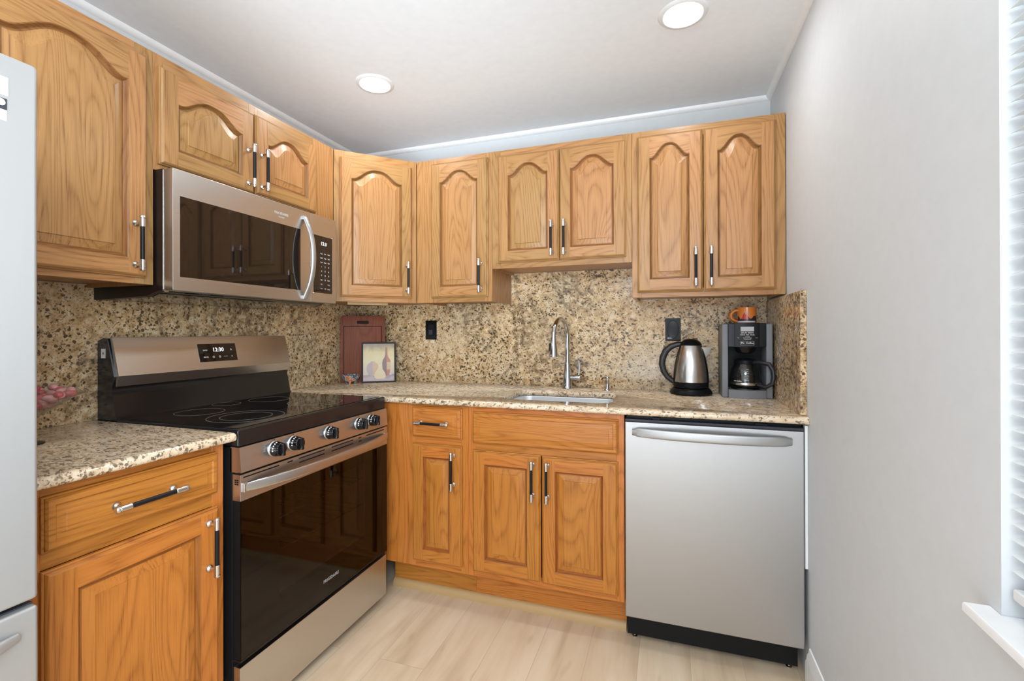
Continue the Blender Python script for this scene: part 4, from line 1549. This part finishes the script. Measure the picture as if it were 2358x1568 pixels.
b = MB()
kp = [(0.072, 0.0305), (0.0775, 0.034), (0.0785, 0.060), (0.0790, 0.064), (0.0775, 0.092), (0.0735, 0.130), (0.0660, 0.170), (0.0560, 0.208), (0.0480, 0.229), (0.040, 0.2295)]
b.lathe(kp, (0, 0, 0), 'plastic_dark', 72, matfn=kmat)
b.build('kettle_body', t, 'brushed steel sides between black strips', smooth=40)
b = MB()
b.lathe([(0.0475, 0.2298), (0.0490, 0.233), (0.0440, 0.243), (0.033, 0.253), (0.018, 0.2595), (0.0, 0.261)], (0, 0, 0), 'plastic_dark', 40)
b.build('lid', t, smooth=50)
b = MB()
hp = [(-0.035, 0.236), (-0.060, 0.234), (-0.088, 0.224), (-0.112, 0.202), (-0.126, 0.170), (-0.130, 0.138), (-0.122, 0.105), (-0.106, 0.080), (-0.088, 0.064), (-0.074, 0.055)]
b.tube([(x, 0, z_) for x, z_ in hp], [0.010, 0.011, 0.0125, 0.0135, 0.0135, 0.0130, 0.0120, 0.0110, 0.0105, 0.010], 'plastic_black2', 16, 1.15, ref=(0, 1, 0))
b.build('handle', t, smooth=60)
b = MB()
rg = []
for x, w_, zt_, zb_ in ((0.036, 0.026, 0.222, 0.160), (0.060, 0.020, 0.221, 0.168), (0.080, 0.011, 0.221, 0.192), (0.089, 0.006, 0.222, 0.213)):
    rg.append([(x, -w_, zt_), (x, 0, zt_ - 0.004), (x, w_, zt_), (x, w_ * 0.6, (zt_ + zb_) / 2), (x, 0, zb_), (x, -w_ * 0.6, (zt_ + zb_) / 2)])
b.loft(rg, 'spout_steel', True, True, True)
b.build('spout', t, smooth=40)

# ================================================================== coffee maker
t = thing('coffee_maker', 'black and grey drip coffee maker in the corner by the right splashback', 'coffee maker', (2.186, -0.110, CT))
x0, x1 = -0.1015, 0.1015
yf, ybk = -0.088, 0.085
b = MB()
b.box(x0, x1, 0.040, ybk, 0.0, 0.326, 'plastic_dark', 0.006, 3)                    # rear tower
b.box(x0, x0 + 0.026, yf + 0.004, 0.042, 0.0, 0.329, 'plastic_grey', 0.005, 3)       # left column
b.box(x1 - 0.026, x1, yf + 0.004, 0.042, 0.0, 0.329, 'plastic_grey', 0.005, 3)       # right column
b.build('housing', t, smooth=40)
b = MB()
b.box(x0 + 0.0262, x1 - 0.0262, yf + 0.003, 0.041, 0.226, 0.331, 'plastic_dark', 0.004, 2)
b.box(x0 + 0.0264, x0 + 0.052, yf + 0.001, yf + 0.02, 0.2265, 0.3295, 'plastic_navy', 0.002)
b.box(x1 - 0.052, x1 - 0.0264, yf + 0.001, yf + 0.02, 0.2265, 0.3295, 'plastic_dark', 0.002)
b.prism([(x0 + 0.052, yf + 0.02), (x0 + 0.052, yf), (-0.022, yf - 0.006), (0.022, yf - 0.006), (x1 - 0.052, yf), (x1 - 0.052, yf + 0.02)], 'z', 0.226, 0.332, 'black_bar')
hd = b.build('brew_head', t, smooth=30)
b = MB()
b.lathe([(0.046, 0.0), (0.040, -0.020), (0.030, -0.030), (0.0, -0.030)], (0, -0.035, 0.2262), 'black_gloss', 30)
b.build('filter_basket', t, smooth=40)
b = MB()
fy = yf - 0.0064
b.box(-0.0265, 0.0265, fy - 0.0006, fy + 0.0004, 0.295, 0.315, 'print_grey', 0.0004)
b.build('display', hd, 'grey clock display')
b = MB()
FT = lambda x, z_: T(x, fy - 0.0002, z_) @ FACE_Y
b.text('DELAY BREW', 0.0085, FT(0, 0.2885), 'print_white')
b.text('HOUR  MIN  PAUSE', 0.0066, FT(0, 0.2795), 'print_white')
b.text('12-CUP', 0.0062, FT(0, 0.2715), 'print_grey')
b.text('PROGRAMMABLE', 0.0044, FT(0, 0.2655), 'print_white')
b.text('COFFEEMAKER', 0.0044, FT(0, 0.2600), 'print_white')
b.text('ON', 0.0056, T(-0.036, yf - 0.0036, 0.266) @ FACE_Y, 'print_grey')
b.text('OFF', 0.0056, T(0.036, yf - 0.0036, 0.266) @ FACE_Y, 'print_grey')
b.text('Mr. Coffee', 0.0115, FT(0, 0.2435), 'print_white')
for bx0, bx1, bz0, bz1 in ((-0.027, 0.027, 0.2515, 0.2523), (-0.027, 0.027, 0.2345, 0.2353), (-0.027, -0.0262, 0.2345, 0.2523), (0.0262, 0.027, 0.2345, 0.2523)):
    b.box(bx0, bx1, fy - 0.0006, fy + 0.0003, bz0, bz1, 'print_grey')
b.build('lettering', hd)
b = MB()
poly = [(x0 + 0.0262, 0.039), (x0 + 0.0262, yf - 0.002)] + [(x0 + 0.0262 + (x1 - x0 - 0.0524) * k / 12, yf - 0.004 - 0.014 * math.sin(PI * k / 12)) for k in range(1, 12)] + [(x1 - 0.0262, yf - 0.002), (x1 - 0.0262, 0.039)]
b.prism(poly, 'z', 0.001, 0.036, 'plastic_grey')
b.lathe([(0.060, 0.0362), (0.058, 0.042), (0.0, 0.042)], (0, -0.030, 0), 'black_gloss', 36)
b.build('base', t, 'grey base with black hot plate', smooth=30)

# carafe stands on the hot plate
t = thing('coffee_carafe', 'empty glass carafe standing inside the coffee maker', 'carafe', (2.186, -0.140, CT + 0.0425))
b = MB()
outer = [(0.050, 0.0), (0.056, 0.003), (0.0605, 0.020), (0.0620, 0.045), (0.0590, 0.072), (0.050, 0.096), (0.043, 0.108), (0.042, 0.116)]
inner = [(r - 0.0018, max(z_, 0.003)) for r, z_ in reversed(outer)]
b.lathe(outer + inner + [(0.0, 0.003)], (0, 0, 0), 'glass', 48)
b.build('jug', t, 'clear glass jug', smooth=60)
b = MB()
b.lathe([(0.0435, 0.106), (0.0460, 0.108), (0.0460, 0.122), (0.0400, 0.128), (0.0, 0.130)], (0, 0, 0), 'plastic_dark', 40)
b.build('lid', t, smooth=40)
b = MB()
hp = [(0.030, -0.030, 0.116), (0.056, -0.066, 0.117), (0.082, -0.084, 0.110), (0.094, -0.090, 0.085), (0.097, -0.090, 0.055), (0.092, -0.088, 0.028), (0.072, -0.076, 0.012), (0.044, -0.048, 0.016)]
b.tube(hp, [0.011, 0.012, 0.0125, 0.0125, 0.0125, 0.012, 0.011, 0.009], 'plastic_black2', 14, 0.75, ref=(0, 1, 0))
b.build('handle', t, smooth=60)
b = MB()
b.lathe([(0.0628, 0.014), (0.0634, 0.016), (0.0634, 0.022), (0.0630, 0.024)], (0, 0, 0), 'satin', 40)
b.build('band', t, 'thin metal band')
b = MB()
for k in range(7):
    zz_ = 0.036 + k * 0.008
    b.box(-0.0035, 0.0035 if k % 2 else 0.006, -0.0632 + max(0, k - 3) * 0.0022, -0.0622 + max(0, k - 3) * 0.0022, zz_, zz_ + 0.0009, 'print_white')
b.text('Mr.Coffee', 0.0085, Matrix.Rotation(-0.62, 4, 'Z') @ T(0, -0.0628, 0.032) @ FACE_Y, 'print_white')
b.build('scale_marks', t)

# mug on top of the coffee maker
t = thing('mug', 'orange mug with painted night scene on top of the coffee maker', 'mug', (2.198, -0.105, CT + 0.3322))
b = MB()
outer = [(0.034, 0.0), (0.039, 0.002), (0.0405, 0.012), (0.0395, 0.045), (0.0380, 0.072)]
inner = [(0.0345, 0.072), (0.036, 0.012), (0.0, 0.008)]
b.lathe(outer + inner, (0, 0, 0), 'orange', 40)
b.build('cup', t, smooth=50)
b = MB()
rg = []
pth = []
for k in range(17):
    a = PI * 0.5 + PI * k / 16
    pth.append((-0.036 + 0.031 * math.cos(a), -0.002, 0.034 + 0.026 * math.sin(a)))
b.tube(pth, 0.0125, 'orange', 14, 0.62, ref=(0, 1, 0))
b.build('handle', t, smooth=60)


def painted(prof_fn, mat, a0, a1, n=14):
    """a thin glaze patch hugging the cup"""
    bb = MB()
    lo_, hi_ = [], []
    for k in range(n + 1):
        u = k / n
        a = a0 + (a1 - a0) * u
        z0_, z1_ = prof_fn(u)
        for z_, arr in ((z0_, lo_), (z1_, hi_)):
            r = 0.0405 - 0.0015 * max(0, (z_ - 0.012) / 0.04) + 0.0007
            arr.append((r * math.cos(a), r * math.sin(a), z_))
    bb.loft([lo_, hi_], mat, False)
    return bb


fr0 = -PI / 2 - 0.35
painted(lambda u: (0.010, 0.016 + 0.018 * abs(math.cos(2.2 * PI * u))), 'purple', fr0 - 0.95, fr0 + 1.35).build('painted_hills', t)
painted(lambda u: (0.018, 0.020 + 0.027 * math.sin(PI * u)), 'red', fr0 - 0.35, fr0 + 0.40).build('painted_dome', t)
painted(lambda u: (0.040, 0.042 + 0.012 * math.sin(PI * u)), 'print_grey', fr0 + 0.05, fr0 + 0.30).build('painted_smoke', t)
painted(lambda u: (0.003, 0.0095), 'print_white', fr0 - 0.9, fr0 + 1.1).build('painted_band', t)

# ================================================================== corner group: board, picture, bowl
A = Vector((0.056, -0.238, CT))
th = math.radians(37)
t = thing('cutting_board', 'reddish brown cutting board leaning in the corner of the worktop', 'cutting board', A, th)
t.rotation_euler = (math.radians(-3.0), 0, th)
b = MB()
bw, bh = 0.253, 0.392
rp = rrect(0, bw, 0, bh, 0.018, 5)
b.prism(rp, 'y', 0.0, 0.019, 'board')
brd = b.build('panel', t, smooth=30)
b = MB()
b.prism(rrect(0.093, 0.160, bh - 0.047, bh - 0.029, 0.006, 4), 'y', -0.0012, -0.0001, 'board_dark')
b.build('grip_slot', t, 'dark grip slot')
b = MB()
for g0, g1, h0, h1 in ((0.018, bw - 0.018, bh - 0.064, bh - 0.060), (0.018, 0.022, 0.02, bh - 0.060), (bw - 0.022, bw - 0.018, 0.02, bh - 0.060)):
    b.box(g0, g1, -0.0010, -0.0001, h0, h1, 'board_dark')
b.build('juice_groove', t, 'dark groove line')

P0 = Vector((0.168, -0.190, CT))
th = math.radians(35)
t = thing('framed_picture', 'small framed still life of three pots leaning on the cutting board', 'picture', P0, th)
t.rotation_euler = (math.radians(-5.0), 0, th)
pw, ph = 0.193, 0.236
b = MB()
fwid = 0.0085
b.box(0, fwid, -0.004, 0.014, 0, ph, 'frame_dark', 0.001)
b.box(pw - fwid, pw, -0.004, 0.014, 0, ph, 'frame_dark', 0.001)
b.box(fwid, pw - fwid, -0.004, 0.014, 0, fwid, 'frame_dark', 0.001)
b.box(fwid, pw - fwid, -0.004, 0.014, ph - fwid, ph, 'frame_dark', 0.001)
b.build('frame', t)


def paint_bg():
    m, nt, bs = new_mat('painted_ground')
    tc = N(nt, 'ShaderNodeTexCoord')
    sp_ = N(nt, 'ShaderNodeSeparateXYZ')
    nt.links.new(tc.outputs['Object'], sp_.inputs[0])
    n_ = noise(nt, tc.outputs['Object'], 22.0, 3.0)
    hgt = math_n(nt, 'ADD', sp_.outputs['Z'], math_n(nt, 'MULTIPLY', math_n(nt, 'SUBTRACT', n_, 0.5), 0.05))
    c = ramp(nt, math_n(nt, 'DIVIDE', hgt, ph), [(0.0, (0.42, 0.30, 0.33)), (0.10, (0.50, 0.38, 0.38)), (0.19, (0.30, 0.24, 0.26)), (0.21, (0.60, 0.50, 0.40)),
                                                 (0.55, (0.66, 0.56, 0.31)), (0.75, (0.60, 0.48, 0.21)), (0.88, (0.28, 0.19, 0.08)), (1.0, (0.16, 0.10, 0.05))])
    nt.links.new(c, bs.inputs['Base Color'])
    bs.inputs['Roughness'].default_value = 0.35
    return m


M['paint_bg'] = paint_bg()
M['paint_terra'] = plain('painted_terracotta', (0.48, 0.17, 0.11), 0.4)
M['paint_shade'] = plain('painted_umber', (0.22, 0.12, 0.12), 0.4)
M['paint_tan'] = plain('painted_tan', (0.62, 0.42, 0.26), 0.4)
M['paint_mauve'] = plain('painted_mauve', (0.46, 0.36, 0.37), 0.4)
M['paint_cream'] = plain('painted_cream', (0.74, 0.62, 0.40), 0.4)
b = MB()
b.box(fwid - 0.001, pw - fwid + 0.001, 0.0, 0.010, fwid - 0.001, ph - fwid + 0.001, 'paint_bg')
cv = b.build('canvas', t, smooth=None)


def pot(name, cx_, z0_, prof, mat, y, left=None):
    bb = MB()
    for sgn, mm in ((-1, left or mat), (1, mat)):
        for (r0, h0), (r1, h1) in zip(prof[:-1], prof[1:]):
            bb.face([(cx_, y, z0_ + h0), (cx_ + sgn * r0, y, z0_ + h0), (cx_ + sgn * r1, y, z0_ + h1), (cx_, y, z0_ + h1)], mm)
    return bb.build(name, cv, smooth=None, recalc=False)


pot('painted_bottle', 0.140, 0.040, [(0.014, 0), (0.019, 0.02), (0.0235, 0.05), (0.0245, 0.075), (0.021, 0.092), (0.011, 0.108), (0.0065, 0.122), (0.0062, 0.160), (0.0068, 0.168)], 'paint_terra', -0.0004, 'paint_shade')
pot('painted_bottle_band', 0.1405, 0.075, [(0.020, 0), (0.0235, 0.018), (0.0238, 0.036), (0.0225, 0.044)], 'paint_tan', -0.0007, 'paint_shade')
pot('painted_round_pot', 0.062, 0.040, [(0.012, 0), (0.026, 0.012), (0.034, 0.032), (0.034, 0.050), (0.027, 0.068), (0.014, 0.078), (0.010, 0.084)], 'paint_tan', -0.0010, 'paint_mauve')
pot('painted_vase', 0.103, 0.022, [(0.022, 0), (0.031, 0.008), (0.033, 0.020), (0.028, 0.036), (0.016, 0.054), (0.009, 0.068), (0.0085, 0.076), (0.013, 0.084)], 'paint_cream', -0.0014, 'paint_cream')

t = thing('mosaic_bowl', 'small blue and orange mosaic bowl on little feet before the cutting board', 'bowl', (0.133, -0.243, CT))
b = MB()
b.lathe([(0.018, 0.012), (0.034, 0.018), (0.046, 0.032), (0.0525, 0.050), (0.0505, 0.051), (0.044, 0.035), (0.030, 0.021), (0.0, 0.017)], (0, 0, 0), 'mosaic', 40)
b.build('dish', t, smooth=50)
for k in range(3):
    a = -PI / 2 + 0.5 + k * 2 * PI / 3
    f = MB()
    f.lathe([(0.0, 0.0), (0.0055, 0.001), (0.0070, 0.006), (0.0085, 0.016), (0.005, 0.024)], (0.026 * math.cos(a), 0.026 * math.sin(a), 0), 'mosaic', 14)
    f.build('foot', t, smooth=50)

# ================================================================== footed glass dish by the refrigerator
M['candy'] = plain('red_candy', (0.50, 0.10, 0.11), 0.18)
M['candy2'] = plain('pale_candy', (0.62, 0.30, 0.30), 0.18)
t = thing('candy_dish', 'footed glass dish of red sweets half hidden by the refrigerator', 'dish', (0.250, -1.722, CT))
b = MB()
b.lathe([(0.036, 0.0), (0.036, 0.003), (0.012, 0.008), (0.0055, 0.02), (0.0055, 0.055), (0.010, 0.066), (0.0, 0.067)], (0, 0, 0), 'dark_brown', 32)
b.build('stem', t, 'dark stem and foot', smooth=50)
b = MB()
vr = []
prof = [(0.010, 0.068), (0.034, 0.078), (0.068, 0.102), (0.098, 0.128), (0.117, 0.139)]
rings = []
for pas in (0, 1):
    for r, z_ in (prof if pas == 0 else reversed(prof)):
        ring = []
        for k in range(48):
            a = 2 * PI * k / 48
            wv = 0.012 * math.sin(3 * a + 1.2) * (r / 0.117) ** 3
            rr_ = max(r - 0.0022 * pas, 0.002)
            ring.append((rr_ * math.cos(a), rr_ * math.sin(a), z_ + wv + 0.0022 * pas))
        rings.append(ring)
b.loft(rings, 'glass', True, True, True)
b.build('bowl', t, 'clear flared glass bowl', smooth=60)
cb = MB()
for k in range(60):
    a = rnd.random() * 2 * PI
    r = 0.088 * math.sqrt(rnd.random())
    zz_ = 0.092 + 0.62 * max(0, r - 0.03) + rnd.random() * 0.016
    s_ = bmesh.ops.create_icosphere(cb.bm, subdivisions=2, radius=0.0115)
    mt = T(r * math.cos(a), r * math.sin(a), zz_) @ Matrix.Rotation(rnd.random() * 3, 4, 'Z') @ Matrix.Diagonal((1.5, 0.95, 0.8, 1))
    bmesh.ops.transform(cb.bm, matrix=mt, verts=s_['verts'])
    cb.tagf(list({f for v in s_['verts'] for f in v.link_faces}), 'candy' if k % 3 else 'candy2')
o = cb.build('sweets', t, 'red and pink sweets', smooth=60, weld=False)
o['kind'] = 'stuff'
